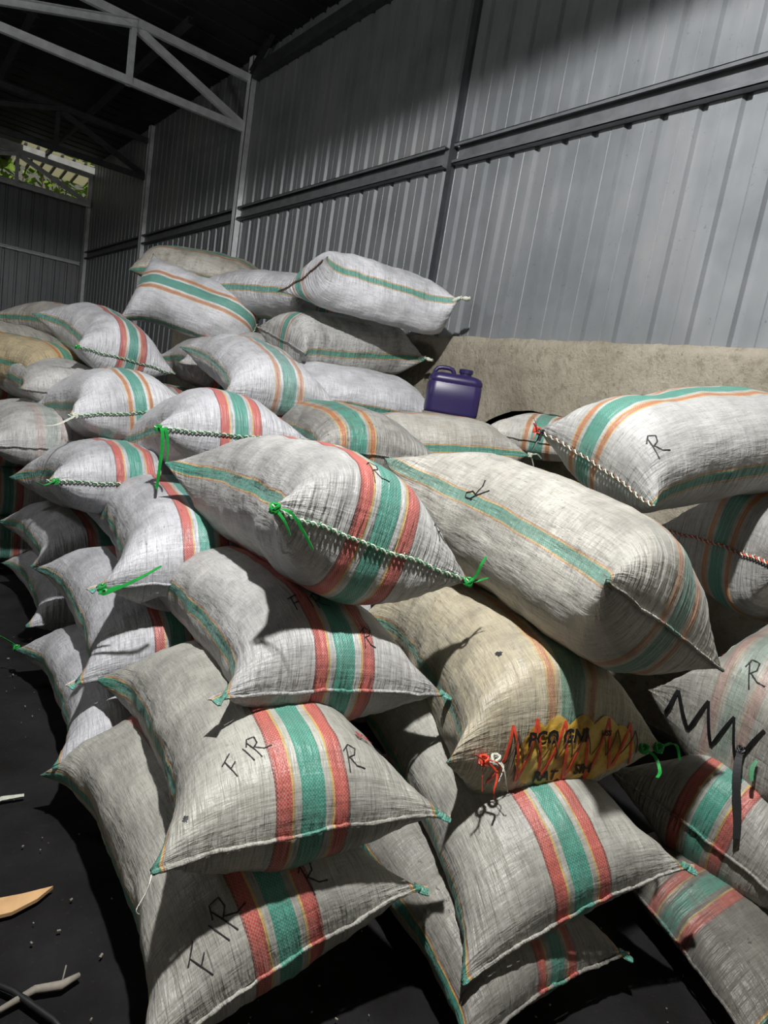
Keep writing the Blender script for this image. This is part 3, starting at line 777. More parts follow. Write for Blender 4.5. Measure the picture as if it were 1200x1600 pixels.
K = {
    'S1': ((0.398, 0.932, 0.155), (1.037, 0.925, 0.295), (0.417, 1.939, 0.134), (1.054, 1.931, 0.273)),
    'S2': ((0.417, 1.013, 0.496), (1.052, 0.914, 0.491), (0.568, 1.992, 0.394), (1.203, 1.893, 0.390)),
    'S3': ((0.616, 1.220, 0.702), (1.245, 1.157, 0.638), (0.713, 2.210, 0.670), (1.342, 2.146, 0.608)),
    'S4': ((0.677, 1.257, 1.131), (1.289, 1.166, 0.950), (0.802, 2.249, 1.058), (1.414, 2.159, 0.879)),
    'C1': ((1.000, 0.680, 0.100), (1.545, 0.655, 0.115), (1.100, 1.620, 0.140), (1.660, 1.550, 0.140)),
    'C2': ((1.035, 0.750, 0.190), (1.640, 0.600, 0.375), (1.270, 1.680, 0.400), (1.860, 1.560, 0.480)),
    'P': ((1.020, 0.975, 0.585), (1.800, 0.760, 0.585), (1.400, 1.800, 0.600), (2.050, 1.680, 0.580)),
    'Q': ((1.250, 0.759, 1.098), (1.834, 0.715, 0.831), (1.371, 1.748, 1.202), (1.956, 1.704, 0.938)),
    'R1': ((1.860, 0.950, 0.100), (1.620, 0.360, 0.100), (2.750, 0.800, 0.110), (2.600, 0.200, 0.110)),
    'R2': ((1.900, 1.009, 0.348), (1.900, 0.387, 0.275), (2.897, 1.004, 0.419), (2.899, 0.380, 0.347)),
    'R3': ((2.050, 1.040, 0.600), (1.940, 0.420, 0.560), (3.000, 1.100, 0.680), (2.950, 0.480, 0.660)),
    'R4': ((2.620, 1.420, 1.060), (2.280, 0.770, 1.080), (3.060, 0.720, 1.080), (2.760, 0.100, 1.080)),
    'R5': ((1.865, 1.560, 1.388), (1.771, 0.951, 1.212), (2.821, 1.360, 1.583), (2.727, 0.749, 1.406)),
    'A1': ((0.441, 1.885, 0.182), (1.081, 1.855, 0.185), (0.488, 2.878, 0.130), (1.127, 2.849, 0.134)),
    'A2': ((0.509, 1.982, 0.400), (1.149, 1.955, 0.396), (0.552, 2.984, 0.449), (1.192, 2.956, 0.444)),
    'A3': ((0.548, 1.997, 0.697), (1.182, 1.908, 0.698), (0.688, 2.986, 0.742), (1.320, 2.897, 0.742)),
    'A4': ((0.800, 2.379, 1.161), (1.440, 2.319, 1.176), (0.896, 3.359, 0.963), (1.535, 3.299, 0.979)),
    'A5': ((1.315, 2.978, 1.305), (1.951, 2.904, 1.304), (1.433, 3.956, 1.498), (2.067, 3.882, 1.481)),
    'B1': ((0.553, 3.034, 0.168), (1.193, 3.015, 0.169), (0.584, 4.033, 0.150), (1.223, 4.013, 0.151)),
    'B2': ((0.553, 3.030, 0.443), (1.193, 3.029, 0.445), (0.554, 4.027, 0.392), (1.194, 4.026, 0.395)),
    'B3': ((0.525, 2.696, 0.885), (1.165, 2.685, 0.886), (0.542, 3.679, 0.711), (1.181, 3.669, 0.714)),
    'B4': ((0.683, 3.173, 1.099), (1.318, 3.204, 1.194), (0.649, 4.169, 0.998), (1.284, 4.200, 1.089)),
    'B5': ((0.859, 4.000, 1.402), (1.473, 4.038, 1.335), (0.813, 4.990, 1.564), (1.429, 5.028, 1.505)),
    'T1': ((2.055, 4.393, 1.465), (2.309, 4.593, 1.993), (1.329, 4.901, 1.621), (1.583, 5.101, 2.150)),
    'T4': ((1.975, 3.843, 1.940), (1.988, 3.336, 2.122), (3.119, 3.559, 1.908), (2.916, 3.213, 2.085)),
    'T5': ((1.970, 4.091, 1.722), (2.028, 3.470, 1.574), (2.948, 4.165, 1.824), (3.007, 3.543, 1.697)),
    'T6': ((1.991, 3.878, 1.447), (1.831, 3.283, 1.270), (2.956, 3.619, 1.447), (2.797, 3.024, 1.270)),
    'M1': ((1.425, 2.304, 1.151), (2.051, 2.171, 1.151), (1.633, 3.283, 1.151), (2.259, 3.150, 1.151)),
    'M2': ((2.750, 2.269, 1.227), (2.936, 2.875, 1.153), (1.807, 2.543, 1.120), (1.992, 3.151, 1.048)),
    'M3': ((2.668, 2.592, 1.303), (2.988, 2.038, 1.303), (3.534, 3.092, 1.303), (3.854, 2.538, 1.303)),
    'T7': ((1.964, 4.785, 1.568), (1.853, 4.155, 1.568), (2.949, 4.611, 1.568), (2.837, 3.981, 1.568)),
    'T3': ((2.109, 3.857, 1.956), (2.710, 4.076, 1.956), (1.767, 4.797, 1.956), (2.368, 5.016, 1.956)),
    'T2': ((2.382, 4.953, 2.037), (2.683, 5.474, 2.256), (1.516, 5.453, 2.037), (1.817, 5.974, 2.256)),
    'B6': ((0.609, 3.980, 1.134), (1.247, 4.036, 1.134), (0.522, 4.976, 1.134), (1.160, 5.032, 1.134)),
    'Y1': ((0.692, 4.250, 1.216), (1.246, 4.570, 1.216), (0.192, 5.116, 1.216), (0.746, 5.436, 1.216)),
    'B7': ((0.406, 3.604, 0.877), (1.046, 3.604, 0.877), (0.406, 4.604, 0.877), (1.046, 4.604, 0.877)),
    'C7': ((1.078, 5.501, 1.531), (1.679, 5.719, 1.531), (0.736, 6.440, 1.531), (1.337, 6.659, 1.531)),
    'C8': ((0.082, 5.586, 1.334), (0.402, 5.032, 1.334), (0.948, 6.086, 1.334), (1.268, 5.532, 1.334)),
    'T8': ((1.480, 4.087, 1.408), (2.111, 3.976, 1.408), (1.654, 5.072, 1.408), (2.284, 4.961, 1.408)),
    'Z00': ((1.394, 1.870, 0.170), (2.034, 1.870, 0.170), (1.466, 2.830, 0.170), (2.106, 2.830, 0.170)),
    'Z01': ((1.394, 1.870, 0.450), (2.034, 1.870, 0.450), (1.466, 2.830, 0.450), (2.106, 2.830, 0.450)),
    'Z02': ((1.515, 1.870, 0.750), (2.155, 1.870, 0.750), (1.445, 2.830, 0.750), (2.085, 2.830, 0.750)),
    'Z03': ((2.263, 1.720, 0.170), (2.903, 1.720, 0.170), (2.197, 2.680, 0.170), (2.837, 2.680, 0.170)),
    'Z04': ((2.153, 1.720, 0.450), (2.793, 1.720, 0.450), (2.207, 2.680, 0.450), (2.847, 2.680, 0.450)),
    'Z05': ((2.161, 1.770, 0.750), (2.801, 1.770, 0.750), (2.199, 2.730, 0.750), (2.839, 2.730, 0.750)),
    'Z06': ((2.216, 1.820, 1.000), (2.856, 1.820, 1.000), (2.244, 2.780, 1.000), (2.884, 2.780, 1.000)),
    'Z07': ((1.395, 2.870, 0.200), (2.035, 2.870, 0.200), (1.365, 3.830, 0.200), (2.005, 3.830, 0.200)),
    'Z08': ((1.392, 2.870, 0.500), (2.032, 2.870, 0.500), (1.408, 3.830, 0.500), (2.048, 3.830, 0.500)),
    'Z09': ((1.371, 2.920, 0.800), (2.011, 2.920, 0.800), (1.389, 3.880, 0.800), (2.029, 3.880, 0.800)),
    'Z10': ((1.394, 2.920, 1.080), (2.034, 2.920, 1.080), (1.406, 3.880, 1.080), (2.046, 3.880, 1.080)),
    'Z11': ((2.207, 2.820, 0.200), (2.847, 2.820, 0.200), (2.153, 3.780, 0.200), (2.793, 3.780, 0.200)),
    'Z12': ((2.186, 2.820, 0.500), (2.826, 2.820, 0.500), (2.174, 3.780, 0.500), (2.814, 3.780, 0.500)),
    'Z13': ((2.189, 2.870, 0.800), (2.829, 2.870, 0.800), (2.171, 3.830, 0.800), (2.811, 3.830, 0.800)),
    'Z19': ((0.649, 4.220, 0.300), (1.289, 4.220, 0.300), (0.611, 5.180, 0.300), (1.251, 5.180, 0.300)),
    'Z20': ((0.667, 4.220, 0.750), (1.307, 4.220, 0.750), (0.593, 5.180, 0.750), (1.233, 5.180, 0.750)),
    'Z30': ((2.080, 3.970, 0.170), (2.720, 3.970, 0.170), (2.080, 4.930, 0.170), (2.720, 4.930, 0.170)),
    'Z31': ((2.080, 3.970, 0.460), (2.720, 3.970, 0.460), (2.080, 4.930, 0.460), (2.720, 4.930, 0.460)),
    'Z32': ((2.100, 3.970, 0.760), (2.740, 3.970, 0.760), (2.100, 4.930, 0.760), (2.740, 4.930, 0.760)),
    'Z33': ((2.080, 3.920, 1.060), (2.720, 3.920, 1.060), (2.080, 4.880, 1.060), (2.720, 4.880, 1.060)),
    'Z34': ((1.300, 4.020, 0.170), (1.940, 4.020, 0.170), (1.300, 4.980, 0.170), (1.940, 4.980, 0.170)),
    'Z35': ((1.300, 4.020, 0.460), (1.940, 4.020, 0.460), (1.300, 4.980, 0.460), (1.940, 4.980, 0.460)),
    'Z36': ((1.280, 4.020, 0.780), (1.920, 4.020, 0.780), (1.280, 4.980, 0.780), (1.920, 4.980, 0.780)),
    'Z37': ((1.300, 4.020, 1.060), (1.940, 4.020, 1.060), (1.300, 4.980, 1.060), (1.940, 4.980, 1.060)),
    'Z40': ((0.350, 5.150, 0.170), (0.950, 5.150, 0.170), (0.350, 6.050, 0.170), (0.950, 6.050, 0.170)),
    'Z41': ((0.350, 5.150, 0.460), (0.950, 5.150, 0.460), (0.350, 6.050, 0.460), (0.950, 6.050, 0.460)),
    'Z42': ((0.350, 5.150, 0.760), (0.950, 5.150, 0.760), (0.350, 6.050, 0.760), (0.950, 6.050, 0.760)),
    'Z43': ((0.350, 5.150, 1.050), (0.950, 5.150, 1.050), (0.350, 6.050, 1.050), (0.950, 6.050, 1.050)),
    'Z44': ((0.850, 5.300, 0.170), (1.450, 5.300, 0.170), (0.850, 6.200, 0.170), (1.450, 6.200, 0.170)),
    'Z45': ((0.850, 5.300, 0.460), (1.450, 5.300, 0.460), (0.850, 6.200, 0.460), (1.450, 6.200, 0.460)),
    'Z46': ((0.850, 5.300, 0.760), (1.450, 5.300, 0.760), (0.850, 6.200, 0.760), (1.450, 6.200, 0.760)),
    'Z47': ((0.850, 5.300, 1.050), (1.450, 5.300, 1.050), (0.850, 6.200, 1.050), (1.450, 6.200, 1.050)),
    'Z48': ((0.350, 4.300, 0.170), (0.950, 4.300, 0.170), (0.350, 5.200, 0.170), (0.950, 5.200, 0.170)),
    'Z49': ((0.350, 4.300, 0.460), (0.950, 4.300, 0.460), (0.350, 5.200, 0.460), (0.950, 5.200, 0.460)),
    'Z50': ((0.350, 4.300, 0.760), (0.950, 4.300, 0.760), (0.350, 5.200, 0.760), (0.950, 5.200, 0.760)),
}
# key: thickness etc. (geometry), cloth, label
G_ = dict
SP = {  # lamp falloff evened out in base: near cloths darkened, far ones lightened
 'S1': G_(style='red', c=.0, hb=.080, dirt=.22, hi=1, T=0.34, exb=1.4, base=(170, 169, 160)),
 'S2': G_(style='red', c=.01, hb=.084, dirt=.25, hi=1, T=0.34, exb=1.4, base=(170, 169, 160)),
 'S3': G_(base=(178, 178, 176), style='red', c=.01, hb=.088, dirt=.28, hi=1, T=0.34, exb=1.4, ear=0.06),
 'S4': G_(base=(178, 178, 176), style='red', c=.01, hb=.098, dirt=.35, hi=1, T=0.4, exb=1.6, n=7, tuck=0.05),
 'C1': G_(T=.24, style='red', c=.04, hb=.070, hi=1, base=(140, 138, 130), dirt=0.5),  # base darkened, shade of the low corner put into the cloth colour
 'C2': G_(style='red', c=.02, hb=.078, dirt=.35, hi=1, T=0.3, base=(170, 169, 160)),
 'P':  G_(exb=2.0, n=7, style='orange', c=.02, hb=.08, dirt=.5, warm=.5, base=(182, 176, 158), fade=.2, hi=1, ear=.02, T=0.47, tuck=0.16),
 'Q':  G_(exb=1.5, n=6.5, style='orange', c=.03, hb=.075, dirt=.4, fade=.25, hi=1, ear=.03, T=0.42, base=(182, 181, 175), warm=0.15),
 'R1': G_(style='red', c=.0, exb=1.3, base=(112, 110, 102), dirt=0.8, T=0.17, fade=0.4),  # base and dirt deepened to paint in the shade of this corner
 'R2': G_(style='red', c=.0, hb=.085, dirt=.3, hi=1, exb=1.4, base=(156, 155, 147), T=0.44, lift=-0.03),  # base darkened to paint in the weaker light here
 'R3': G_(style='red', c=.0, dirt=.4, hi=1, fade=.7, base=(170, 169, 160), T=0.5, exb=2.0, n=9, tuck=0.12),
 'R4': G_(base=(166, 166, 163), style='orange', c=.0, hb=.08, dirt=.35, hi=1, T=0.5, exb=2.0, n=8, tuck=0.05),
 'R5': G_(base=(178, 178, 176), exb=1.5, n=6, T=.36, style='orange', c=-.06, hb=.075, dirt=.25, hi=1, tuck=0.1),
 'A1': G_(T=.32, style='red', dirt=.25, base=(184, 185, 190)), 'A2': G_(T=.32, style='red', dirt=.25, base=(184, 185, 190)),
 'A3': G_(style='red', dirt=.35, c=.02, T=0.38, base=(184, 185, 190)), 'A4': G_(style='red', c=.02, dirt=.2, hb=.085, T=0.38, exb=1.5, base=(184, 185, 190)),
 'A5': G_(T=.32, style='orange', c=.02, dirt=.3, fade=.2, base=(204, 205, 210)),
 'B1': G_(T=.32, base=(184, 185, 190)), 'B2': G_(T=.32, base=(184, 185, 190)), 'B3': G_(style='red', c=.02, T=0.34, base=(184, 185, 190)), 'B4': G_(style='orange', hb=.06, c=.02, dirt=.15, T=0.37, base=(204, 205, 210)),
 'B5': G_(T=.36, style='red', c=.03, dirt=.2, hb=.085, base=(204, 205, 210), tuck=0.05),
 'T1': G_(T=.34, style='orange', c=.0, hb=.075, dirt=.2, base=(204, 205, 210), tuck=0.18), 'T4': G_(T=.38, style='thin', hb=.05, dirt=.2, hi=1, base=(204, 205, 210), c=-0.08),
 'T5': G_(style='thin', c=-.02, hb=.045, n=7, exb=1.7, dirt=0.8, lift=-0.02, T=0.42, tuck=0.05), 'T6': G_(T=.32, style='thin', c=-.24, hb=.05, dirt=.2, base=(204, 205, 210)),
 'M1': G_(T=.32, style='orange', hb=.085, dirt=.8, c=-0.1, base=(158, 157, 152)), 'M2': G_(style='thin', dirt=.25, warm=.35, T=0.38), 'M3': G_(base=(205, 205, 204), T=.26, style='orange', warm=.3),
 'T7': G_(T=.22, style='thin'), 'T3': G_(T=.32, style='orange', hb=.07, base=(204, 205, 210)), 'T2': G_(T=.30, style='orange', dirt=.6, warm=.4),
 'B6': G_(T=.30, c=0.6, dirt=0.5), 'Y1': G_(style='orange', base=(176, 160, 128), T=0.34, warm=0.9), 'B7': G_(T=.32, fade=0.8, dirt=0.5), 'C7': G_(T=.32, dirt=.5, warm=.3), 'C8': G_(T=.26, dirt=.5, warm=.4),
}
SP['T8'] = G_(T=.36, style='red', base=(200, 200, 199))
for k in K:
    if k[0] == 'Z': SP[k] = G_(T=.32)
LAB = {
 'Z48': 'shaded sack at the far left edge behind the third stack, on the floor',
 'Z49': 'shaded sack at the far left edge behind the third stack, second layer',
 'Z50': 'shaded sack at the far left edge behind the third stack, topmost there',
 'S1': 'lowest front sack on the floor, FIR and R written on it, beside the tan splinter',
 'S2': 'second sack up in the front left stack, FIR and R beside its red band',
 'S3': 'third sack up in front left stack, half shaded by the rope-stitched sack above',
 'S4': 'large white sack stitched with green and white rope, topping the front left stack',
 'C1': 'shaded sack at the bottom of the middle stack, only its lower front corner in view',
 'C2': 'grey sack with long hemmed edge, directly under the sack with the yellow patch',
 'P': 'stained yellowish sack with a printed yellow patch laced by red raffia over its mouth',
 'Q': 'big bulging cream sack above the yellow-patched sack, striped fold facing up',
 'R1': 'dark sack lowest at the bottom right corner, hemmed edge catching little light',
 'R2': 'sack with wide green and red band and pale hem, under the black-laced sack',
 'R3': 'sack laced with black strap, its torn top corner frayed, letter R on it',
 'R4': 'sack at the right edge stitched with red and white twine, above the black-laced sack',
 'R5': 'highest sack at right beside the concrete wall, dark twine stitching and red tie',
 'A1': 'long floor sack behind the front left stack with a green tie at its left corner',
 'A2': 'second layer sack behind the front left stack, above the floor sack with green tie',
 'A3': 'plump sack with a green ribbon at its lower left corner, beneath the hanging green ribbon',
 'A4': 'white rope-stitched sack with a long green ribbon hanging from its left corner',
 'A5': 'white sack with faded orange and green band just behind the sack with the hanging ribbon',
 'B1': 'farthest sack on the floor at the left edge, bottom of the third stack',
 'B2': 'sack on the second layer at the left edge, on the farthest floor sack',
 'B3': 'left sack with a small green tie and rope seam, two below the white-tied one',
 'B4': 'white sack with a pale twine tail at its left corner, narrow orange bordered green band',
 'B5': 'red and green banded white sack topping the left stacks, green tie at left end',
 'T1': 'white sack leaning atop the pile, orange and green band running to its gathered end',
 'T2': 'dirty sack behind the leaning banded sack, highest at back left of the pile',
 'T3': 'white sack with upright green tie, behind the left end of the top sacks',
 'T4': 'clean white sack on the very top against the metal wall, knotted right corner',
 'T5': 'grimy grey sack directly beneath the top sack by the metal wall',
 'T6': 'white sack under the grimy grey one, left of the purple jerrycan',
 'T7': 'small shaded sack end squeezed under the left of the grimy grey sack',
 'T8': 'shaded white sack in the gap under the leaning banded top sack',
 'M1': 'dusty grey sack with orange and green band, behind the big rope-stitched front sack',
 'M2': 'cream sack just below the purple jerrycan, thin green stripe along its edge',
 'M3': 'small visible banded sack between the jerrycan and the highest right sack',
 'B6': 'plain grimy grey sack at the left edge, below the brown stained one',
 'Y1': 'brown stained sack with dull band at the left edge of the pile',
 'B7': 'grey sack at the left edge just under the white-tied sack',
 'C7': 'grey sack in the back at far left, behind the topmost sack of the left stacks',
 'C8': 'farthest sack of the pile at the left edge, near the end wall',
}
SK = {}
order = [k for k in K if k in SP]
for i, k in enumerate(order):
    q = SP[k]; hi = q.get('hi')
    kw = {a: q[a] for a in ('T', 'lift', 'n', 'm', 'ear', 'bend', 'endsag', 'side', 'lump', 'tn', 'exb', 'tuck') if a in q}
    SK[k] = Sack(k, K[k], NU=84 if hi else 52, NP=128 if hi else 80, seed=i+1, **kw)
relax(list(SK.values()))
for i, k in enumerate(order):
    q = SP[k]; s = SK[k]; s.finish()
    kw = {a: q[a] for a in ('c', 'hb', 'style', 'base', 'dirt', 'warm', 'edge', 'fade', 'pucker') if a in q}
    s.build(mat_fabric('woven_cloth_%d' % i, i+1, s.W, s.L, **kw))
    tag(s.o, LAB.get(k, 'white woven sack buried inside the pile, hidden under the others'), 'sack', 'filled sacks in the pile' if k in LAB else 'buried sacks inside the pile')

# seams: folded hems, or rope stitching on the sacks that were laced shut
for k in ('S1', 'S2', 'S3', 'C1', 'C2', 'R1', 'R2', 'Q', 'T5', 'A1', 'A2', 'B1', 'B2', 'A3', 'M1', 'M3', 'T3', 'T7', 'B6', 'B7', 'Y1', 'T2'): hem(SK[k])
for k in ('S4', 'A4', 'B4', 'B5', 'B3'): rope(SK[k])
rope(SK['R5'], m_='dkraf', m2='rope'); rope(SK['R4'], m_='rope', m2='redraf'); rope(SK['T1'], m_='rope', m2='gtwine')
rope(SK['T4'], m_='dkraf', m2='dkraf', v0=-1, v1=.8)
for k, v in (('S3', -1), ('S3', 1), ('S2', 1), ('S1', 1), ('C2', 1), ('A2', -1), ('A3', -1), ('C1', 1)): corner_tag(SK[k], v)
# loose ends of green raffia
tie(SK['S4'], -.97, [[(.02, -.035, .0), (.02, -.03, -.035), (.018, -.02, -.035)], [(.01, -.03, -.02), (.012, -.015, -.03)]], w_=0.0068)
tie(SK['S4'], .97, [[(.012, -.012, .02), (.006, -.004, .03), (.012, -.002, .025)], [(.02, -.012, .006), (.02, -.02, .014)]], w_=0.0074)
tie(SK['A4'], -.95, [[(-.004, -.05, .0), (.0, -.02, -.06), (-.004, -.006, -.08), (-.003, .0, -.07)], [(.01, -.05, .0), (.006, -.02, -.06), (.0, -.004, -.06)]], w_=0.0136)
tie(SK['A3'], -.95, [[(-.01, -.03, -.01), (.04, -.035, .03), (.06, -.03, .045), (.05, .0, .03)], [(.01, -.02, .0), (.03, -.02, .02)]], w_=0.0112)
tie(SK['B3'], -.9, [[(-.02, -.03, .0), (-.03, -.03, -.005), (-.03, -.01, .012)]], w_=0.0112)
tie(SK['B5'], -.97, [[(-.03, -.03, .0), (-.05, -.02, .01), (-.05, .0, .012)]], w_=0.0099)
tie(SK['B4'], -.9, [[(-.03, -.05, -.01), (-.06, -.03, -.03), (-.05, .0, -.01)]], w_=0.0186, mm='rope')
tie(SK['A1'], -.97, [[(-.02, .02, .02), (-.04, .0, .03), (-.04, .01, .02)]], w_=0.0136, far=True)
tie(SK['A2'], -.3, [[(.0, -.02, -.0), (.01, -.02, -.03), (.01, .0, -.03)]], w_=0.0124)
tie(SK['T3'], -.5, [[(.01, -.02, .06), (.01, -.01, .08), (-.01, .0, .06)], [(.05, -.02, .02), (.04, .02, .03)]], w_=0.0112)
tie(SK['S2'], -1, [[(-.012, -.02, -.01), (-.02, -.01, -.025), (.006, .0, -.012)], [(-.01, -.02, .0), (-.014, -.006, -.04)]], w_=0.0019, mm='rope', name='loose_thread', knot=False)
tie(SK['R5'], -.97, [[(-.03, -.02, .01), (-.03, -.01, .012)], [(-.02, -.03, -.01), (-.03, -.01, .0), (-.01, .0, -.03)], [(-.02, -.01, .02), (-.02, .0, .02)]], w_=0.0056, mm='redraf')
tie(SK['R5'], -.9, [[(-.03, -.03, -.01), (-.03, -.02, -.02)], [(-.02, -.01, -.03), (-.02, .0, -.04)]], w_=0.0074, mm='black')
tie(SK['M2'], -.97, [[(.02, -.03, .01), (.03, -.01, -.02)], [(.03, .0, -.03), (.02, .0, -.03)]], w_=0.0074, mm='rope')
cloth_knot(SK['T4'], .9, True, .09, .02, (.25, -.6, .25), M['rope']); cloth_knot(SK['T5'], .9, True, .08, .018, (.2, -.6, .1), M['rope'])

# marker writing
write(SK['S1'], 'FIR', -.50, .075, .066, 36); write(SK['S1'], 'R', .22, .105, .062, 12)
write(SK['S2'], 'FIR', -.47, .150, .052, 28); write(SK['S2'], 'R', .30, .125, .055, 0)
write(SK['S3'], 'FIR', -.30, .235, .055, 6); write(SK['S3'], 'R', .20, .115, .050, 0)
write(SK['S4'], 'R', -.16, .165, .070, 10); write(SK['S4'], 'R', .58, .105, .050, 20)
write(SK['Q'], 'R', -.88, .74, .075, 50, r=.0024); write(SK['R5'], 'R', .62, .15, .075, 90, r=.0022)
write(SK['R3'], 'R', .05, .17, .075, 30, r=.0022)
text_on(SK['S2'], 'BGL', .47, .215, .026, 'redink', 'red_print')

# the yellow patch laced over the mouth of the stained sack
s = SK['P']; b = MB(); nx, ny = 60, 26; v0, v1 = -.42, .72
for i in range(nx+1):
    f_ = i/nx; v = v0+(v1-v0)*f_
    sc_ = .75+.25*abs(math.sin(f_*math.pi*5)); taper = min(1, f_*6, (1-f_)*5)**.6
    for j in range(ny+1):
        g = j/ny; q = (-.100+(.100+.100)*g); q = (q+.004)*sc_*taper-.004
        p, n_ = s.wrap(v, q, .0040+.0015*math.sin(i*.9)*math.sin(j*.7)); b.v.append(tuple(p))
for i in range(nx):
    for j in range(ny):
        a = i*(ny+1)+j; b.f.append((a, a+ny+1, a+ny+2, a+1))
b.build('yellow_patch', M['patch'], s.o, True)
text_on(s, 'PCO GNI', -.33, .028, .052, 'ink', 'printed_letters', squash=.95)
text_on(s, 'USS', .34, .045, .022, 'ink', 'printed_letters'); text_on(s, 'RAT', -.20, -.078, .042, 'ink', 'printed_letters'); text_on(s, 'SIH', .16, -.066, .042, 'ink', 'printed_letters')
def lacing(s, v0, v1, n_, qa, qb, w_, mm, name='lacing', jit=.2, seed=1, off=.007):
    rs = random.Random(seed); b = MB()
    pts = []
    for k in range(n_+1):
        v = v0+(v1-v0)*(k+rs.uniform(-jit, jit))/n_; q = (qa if k % 2 else qb)*rs.uniform(.8, 1.1)
        pts.append((v, q))
    for k in range(n_):
        P = []; ns = []
        for u in range(13):
            f_ = u/12; p, nn = s.wrap(pts[k][0]*(1-f_)+pts[k+1][0]*f_, pts[k][1]*(1-f_)+pts[k+1][1]*f_, off*(.35+math.sin(math.pi*f_)*.65))
            P.append(p); ns.append(nn)
        sv = (P[-1]-P[0]).cross(ns[6])
        r_ = ribbon_mesh(P, w_*rs.uniform(.7, 1.1), .0016, sv); b.add(r_.v, r_.f)
    return b.build(name, M[mm], s.o)
lacing(s, -.56, .72, 12, .092, -.098, .0075, 'redraf', seed=3)
lacing(s, -.5, .75, 16, .062, -.02, .003, 'dkraf', seed=5, off=.009)
tie(s, -.70, [[(-.03, -.02, .02), (-.03, .0, .02)], [(.02, -.03, -.02), (-.01, -.01, -.04), (.01, .0, -.03)], [(.01, -.03, .01), (.02, -.01, -.03)], [(-.02, -.02, -.02), (.0, -.01, -.04)]], w_=.006, mm='redraf')
tie(s, -.6, [[(.0, -.03, -.01), (.01, -.01, -.04), (.01, .0, -.02)], [(.01, -.02, -.01), (-.02, -.01, -.03)]], w_=.003, mm='rope', name='loose_thread')
tie(s, .80, [[(.01, -.03, -.01), (-.02, -.03, -.02), (-.03, -.01, -.005)]], w_=.009); tie(s, .95, [[(.02, -.02, .02), (.02, -.01, -.01), (.01, -.01, -.035)]], w_=.008)
def blot(s, v, q, r0, mm, name, seed=1, off=.0006, el=1.6):
    rs = random.Random(seed); b = MB(); b.v.append(tuple(s.wrap(v, q, off)[0])); n_ = 22
    for k in range(n_):
        a = 6.283*k/n_; r_ = r0*rs.uniform(.45, 1.2); b.v.append(tuple(s.wrap(v+el*r_*math.cos(a)/(s.W/2), q+r_*math.sin(a), off)[0]))
    for k in range(n_): b.f.append((0, 1+k, 1+(k+1) % n_))
    return b.build(name, M[mm], s.o)
blot(s, -.42, .317, .009, 'ink', 'torn_hole', 4)
blot(SK['S2'], -.80, .12, .010, 'ink', 'dark_stain', 6, el=.6)
# black strap lacing and the torn corner of the sack at the right edge
s = SK['R3']
lacing(s, -.75, .35, 7, .085, -.055, .011, 'black', seed=2, jit=.25)
tie(s, .22, [[(-.03, -.01, -.02), (-.03, -.02, -.05), (-.02, -.03, -.07), (-.02, -.02, -.06)]], w_=.022, mm='black', name='hanging_strap')
tie(s, .4, [[(-.02, .0, -.02), (-.01, -.01, -.03)]], w_=.012, mm='gtwine', knot=False)
rs = random.Random(9); b = [MB(), MB(), MB()]
for k in range(60):
    v = rs.uniform(-.95, -.45); q = .33+rs.uniform(-.05, .05); dv, dq = rs.uniform(-.16, .16), rs.uniform(-.04, .04)
    P = [s.wrap(v+dv*f_, q+dq*f_, .001+.006*math.sin(3.1*f_)*rs.random())[0] for f_ in (0, .33, .66, 1)]
    b[k % 3].tube(P, .0012, 4)
for bb_, mm, nm_ in zip(b, ('black', 'redraf', 'rope'), ('frayed_dark_threads', 'frayed_red_threads', 'frayed_white_threads')): bb_.build(nm_, M[mm], s.o)

# ------------------------------------------------------------------ jerrycan on its board
s = SK['M2']; JX, JY = 2.74, 2.93
zz = s.G.reshape(-1, 3); near = zz[(np.abs(zz[:, 0]-JX) < .16) & (np.abs(zz[:, 1]-JY) < .16)]
JZ = (float(near[:, 2].max()) if len(near) else 1.40)+.012
jt = math.radians(-38)
def jrot(x, y, z): return (JX+x*math.cos(jt)-y*math.sin(jt), JY+x*math.sin(jt)+y*math.cos(jt), JZ+.016+z)
b = MB()
out = [(-.17, -.10), (.16, -.115), (.17, .09), (-.15, .105)]
b.v += [jrot(x, y, -.016) for x, y in out]+[jrot(x, y, -.001) for x, y in out]; b.f += [(3, 2, 1, 0), (4, 5, 6, 7), (0, 1, 5, 4), (1, 2, 6, 5), (2, 3, 7, 6), (3, 0, 4, 7)]
tag(b.build('board', M['twig']), 'thin dark board under the purple jerrycan', 'board')
def rrect(w_, d_, r, n_=6):
    P = []
    for cx, cy, a0 in ((w_/2-r, d_/2-r, 0), (-w_/2+r, d_/2-r, 90), (-w_/2+r, -d_/2+r, 180), (w_/2-r, -d_/2+r, 270)):
        for k in range(n_+1): a = math.radians(a0+90*k/n_); P.append((cx+r*math.cos(a), cy+r*math.sin(a)))
    return P
prof = [(0, .95, .04), (.006, .985, .045), (.02, 1, .05), (.10, 1.004, .05), (.188, 1, .05), (.192, .975, .05), (.199, .975, .05), (.203, 1, .05), (.222, .99, .05), (.240, .93, .055), (.252, .80, .05), (.258, .62, .04), (.260, .3, .02)]
b = MB(); m_ = 28
for (z, k, r) in prof:
    for (x, y) in rrect(.318*k, .215*k, r*k): b.v.append(jrot(x, y, z*.92))
for i in range(len(prof)-1):
    for k in range(m_): b.f.append((i*m_+k, i*m_+(k+1) % m_, (i+1)*m_+(k+1) % m_, (i+1)*m_+k))
b.f.append(tuple(range(m_))[::-1]); b.f.append(tuple((len(prof)-1)*m_+k for k in range(m_)))
jc = tag(b.build('jerrycan', M['jerry'], None, True), 'purple plastic jerrycan with handle and cap on the sacks beside the concrete wall', 'jerrycan')
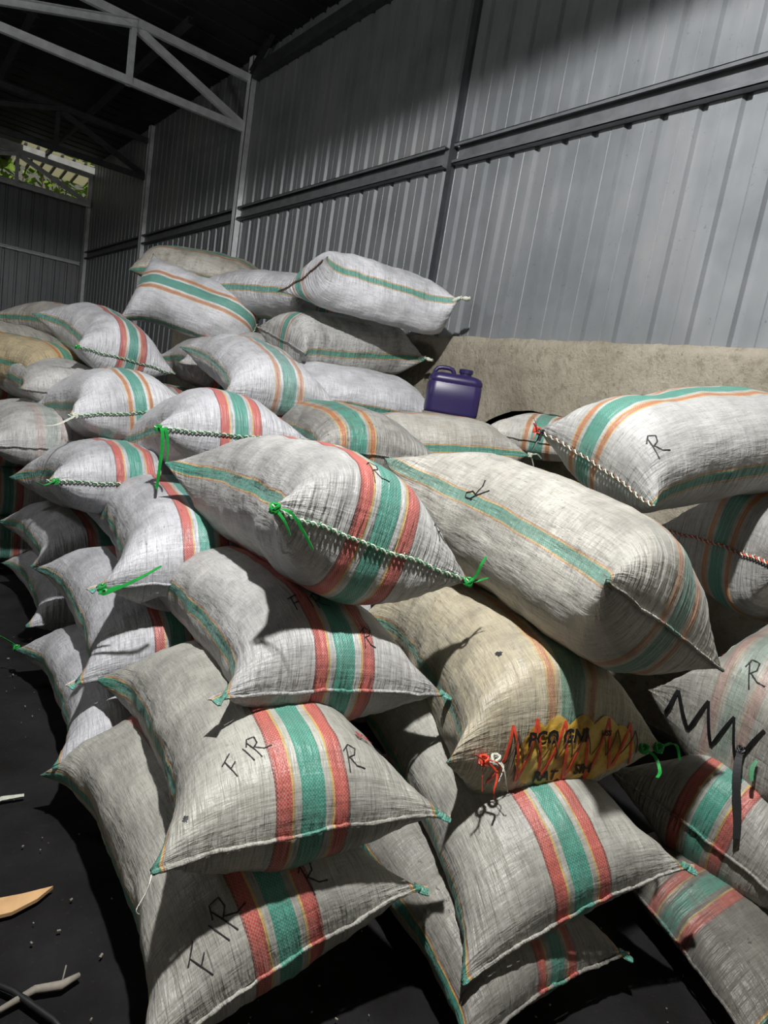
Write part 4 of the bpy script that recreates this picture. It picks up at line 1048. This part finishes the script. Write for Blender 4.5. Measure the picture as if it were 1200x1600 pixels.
b = MB(); b.tube([jrot(x, 0, z*.92) for x, z in ((-.13, .235), (-.128, .262), (-.115, .282), (-.09, .290), (-.05, .290), (-.028, .284), (-.016, .268), (-.014, .250))], .013, 10)
b.build('handle', M['jerry'], jc, True)
b = MB()
for k, (z, r) in enumerate(((.25, .036), (.272, .036), (.273, .041), (.296, .041), (.299, .037))):
    for j in range(24): a = 6.2832*j/24; rr_ = r*(1+.03*(j % 2) if k in (2, 3) else 1); b.v.append(jrot(.055+rr_*math.cos(a), rr_*math.sin(a), z*.92))
for k in range(4):
    for j in range(24): b.f.append((k*24+j, k*24+(j+1) % 24, (k+1)*24+(j+1) % 24, (k+1)*24+j))
b.f.append(tuple(96+j for j in range(24))); b.build('cap', M['jerry'], jc)

# ------------------------------------------------------------------ litter on the soil floor
b = MB(); P = [(.16, 1.575), (.30, 1.560), (.36, 1.578), (.402, 1.606), (.33, 1.612), (.17, 1.640)]
b.v += [(x, y, .004) for x, y in P]+[(x, y, .014) for x, y in P]; n_ = 6
b.f += [tuple(range(n_))[::-1], tuple(range(n_, 2*n_))]+[(k, (k+1) % n_, (k+1) % n_+n_, k+n_) for k in range(n_)]
tag(b.build('wood_splinter', M['wood']), 'pointed tan wood splinter on the black floor at the left edge', 'wood')
b = MB(); b.tube([(.24, 1.30, .01), (.31, 1.315, .012), (.36, 1.30, .012), (.40, 1.31, .01)], .009, 7, rr=[.006, .009, .01, .006]); b.tube([(.36, 1.30, .014), (.375, 1.33, .03)], .002, 4)
tag(b.build('twig', M['twig'], None, True), 'short pale broken twig lying on the floor near the bottom left corner', 'twig')
b = MB(); b.tube([(.20, 1.42, .012), (.27, 1.33, .014), (.33, 1.22, .014), (.37, 1.10, .012)], .007, 7)
tag(b.build('twig', M['black'], None, True), 'long dark stick on the floor running to the bottom edge of the photo', 'twig')
b = MB(); b.tube([(.30, 2.02, .008), (.34, 2.04, .01), (.40, 2.03, .012)], .006, 5, rr=[.003, .008, .005])
tag(b.build('plastic_scrap', M['rope']), 'small white plastic scrap on the floor beside the lowest front sack', 'scrap')
rs = random.Random(3); b = MB()
for k in range(420):
    x = rs.uniform(-.1, 1.9); y = rs.uniform(.4, 3.4); r = rs.uniform(.0008, .0028); a = rs.uniform(0, 6.28); l_ = r*rs.uniform(1, 4)
    b.tube([(x, y, .003), (x+l_*math.cos(a), y+l_*math.sin(a), .004)], r, 5)
tag(b.build('floor_crumbs', M['twig']), 'scattered pale chips and crumbs on the black soil floor', 'crumbs', kind='stuff')
